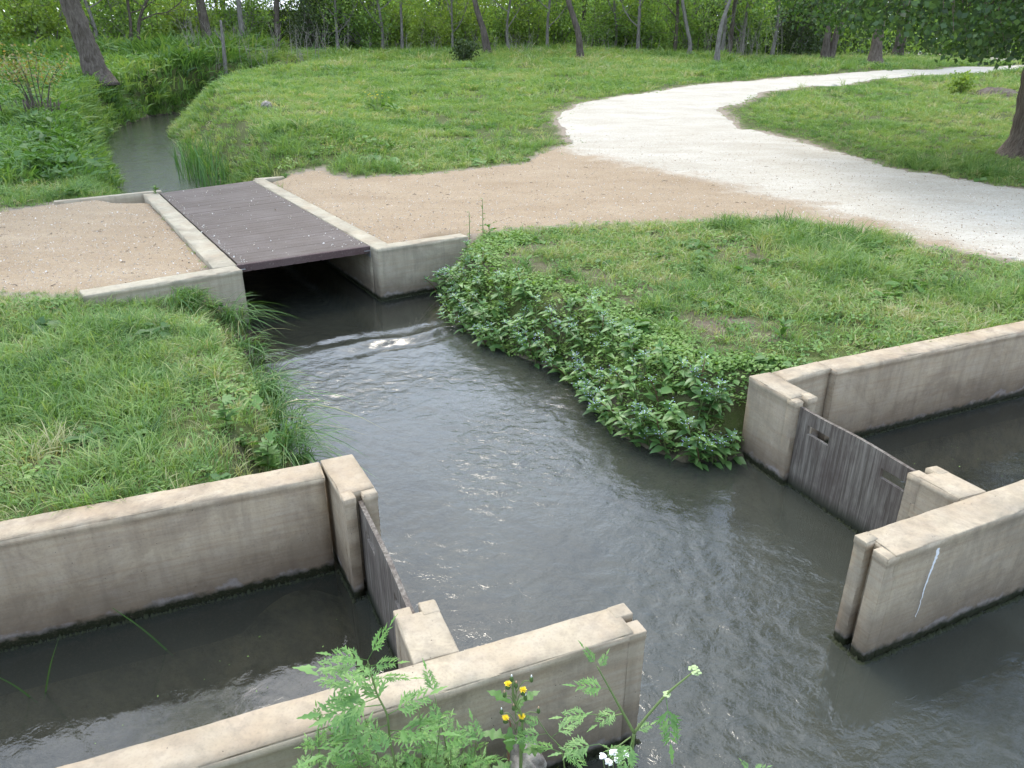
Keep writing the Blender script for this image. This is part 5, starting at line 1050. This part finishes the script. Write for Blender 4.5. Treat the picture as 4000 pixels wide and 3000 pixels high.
# rock at the foot of the near wall
def rock(x, y, z, r_, seed, label, sc_=(1, .8, .6)):
    import bmesh
    bm = bmesh.new(); bmesh.ops.create_icosphere(bm, subdivisions=4, radius=1); V = np.array([v.co[:] for v in bm.verts]); F = [tuple(v.index for v in f.verts) for f in bm.faces]; bm.free()
    n = fbm(V[:, 0]*1.7+seed, V[:, 1]*1.7+V[:, 2]*1.3, 2)-.5; n2 = fbm(V[:, 0]*6+seed, V[:, 1]*6+V[:, 2]*5, 5)-.5; V = V*(1+.75*n+.22*n2)[:, None]*np.array(sc_)*r_
    o = obj('rock', mesh('rock', V, F, M_ROCK), None, (x, y, z), (0, 0, seed)); return tag(o, label, 'rock')
t = NT('pale_limestone_rock'); M_ROCK = t.done(t.bsdf(t.mix(t.ramp(t.noise(t.objc(), 16, 6, .7), [(.35, 0.), (.65, 1.)]), (.16, .135, .11), (.42, .38, .32)), .95, t.bump(t.noise(t.objc(), 40, 5, .7), .8, .01), .1))
rock(.14, 1.80, .17, .125, 2, 'pale rough rock at the foot of the near wall'); rock(.05, 1.86, .30, .10, 5, 'angular rock slab leaning on the near wall behind the yellow flowers', (.9, .6, .9))
# yellow-flowered herbs in the far grass
for k, (x, y) in enumerate([(-3.8, 22.2), (-3.1, 21.2)]):
    o = empty('meadow_herb', (x, y, float(gz(x, y))), ('grey-green broad weed with yellow flowers in the meadow', 'big-leaved grey-green weed in the meadow, right of the yellow-flowered one')[k], 'plant'); r3 = np.random.RandomState(k)
    for q in range(10): obj('leaf', BRD[q % 4], o, (.15*r3.randn(), .15*r3.randn(), .05+.1*r3.rand()), (R(25+10*r3.randn()), 0, r3.rand()*6.28), 1.8+r3.rand())
    if k == 0:
        for q in range(12): p = np.array([x+.22*r3.randn(), y+.2*r3.randn(), o.location[2]+.35+.15*r3.rand()]); st([(p[0]*.4+x*.6, p[1]*.4+y*.6, o.location[2]), tuple(p)], .004, .002, o); V, F = tube([p, p+(0, 0, .012)], [.02, .024], 7); part('flower', V, F, M_YEL, o)
rock(-6.0, 19.3, float(gz(-6.0, 19.3))+.05, .14, 8, 'pale stone lying in the grass of the creek mound')
# heap of dug soil near the big tree
n = 40; a = np.linspace(0, 2*np.pi, n, endpoint=False); V = []; F = []
for k in range(9):
    rr = .7*(k/8); V += [(16.3+rr*1.25*math.cos(q), 26.6+rr*math.sin(q), 0) for q in a]
V = np.array(V); d = np.hypot((V[:, 0]-16.3)/1.25, V[:, 1]-26.6)/.7; V[:, 2] = gz(V[:, 0], V[:, 1])-.04+.26*(1-d**2)*(.55+.9*fbm(V[:, 0]*3, V[:, 1]*3, 4))
F = [(k*n+i_, k*n+(i_+1) % n, (k+1)*n+(i_+1) % n, (k+1)*n+i_) for k in range(8) for i_ in range(n)]
t = NT('dug_soil'); M_SOIL = t.done(t.bsdf(t.mix(t.ramp(t.noise(t.pos(), 6, 6, .7), [(.35, 0.), (.65, 1.)]), (.085, .065, .052), (.21, .17, .14)), .95, t.bump(t.noise(t.pos(), 12, 6, .7), 1., .08), .1))
tag(obj('soil_heap', mesh('soil_heap', V, F, M_SOIL)), 'low heap of bare brown soil on the right lawn', 'soil heap')
bb = shrub_mesh(61, .45, .55, 700, .09, L_YEL, 'bush', 'pale yellow-green bush beside the heap of bare soil', None, 'bush'); bb.location = (15.1, 27.0, float(gz(15.1, 27.0)))
# bits afloat on the still canals, twigs on the gravel
r4 = np.random.RandomState(71); fl = cover(160, 1, .001, 1., L_COVER, .0)
P = np.array([(2.6+2.6*a_, 4.35+.45*(2.6*a_)-1.0*b_+.25, .003) for a_, b_ in r4.rand(60, 2)]+[(-1.9+1.3*a_, 2.55+.41*(1.3*a_)-.5*b_, .003) for a_, b_ in r4.rand(12, 2)])
scatter('litter', P, np.column_stack([np.zeros(len(P)), np.zeros(len(P)), r4.rand(len(P))*6]), .006+.010*r4.rand(len(P))**2, np.full(len(P), .95), [fl], 'small leaf bits floating on the still canals', 'floating leaves')
g = Geo()
for k in range(130):
    x = -7+12*r4.rand(); y = 6.8+7.5*r4.rand()
    if path_d(np.array([x]), np.array([y]))[0] > -.05 or any(inside(np.array([x]), np.array([y]), q)[0] for q in BLK): continue
    a_ = r4.rand()*6.28; l = .03+.09*r4.rand()**2; z = float(gz(x, y))+.02; V, F = tube([(x, y, z), (x+l*.5*math.cos(a_), y+l*.5*math.sin(a_), z+.004), (x+l*math.cos(a_+.3), y+l*math.sin(a_+.3), z)], [.003, .003, .0015], 4); g.add(V, F)
o = g.part('litter', M_BARK, None, tint=False); tag(o, 'dark twigs and dead bits lying on the tan gravel', 'twigs', kind='stuff')
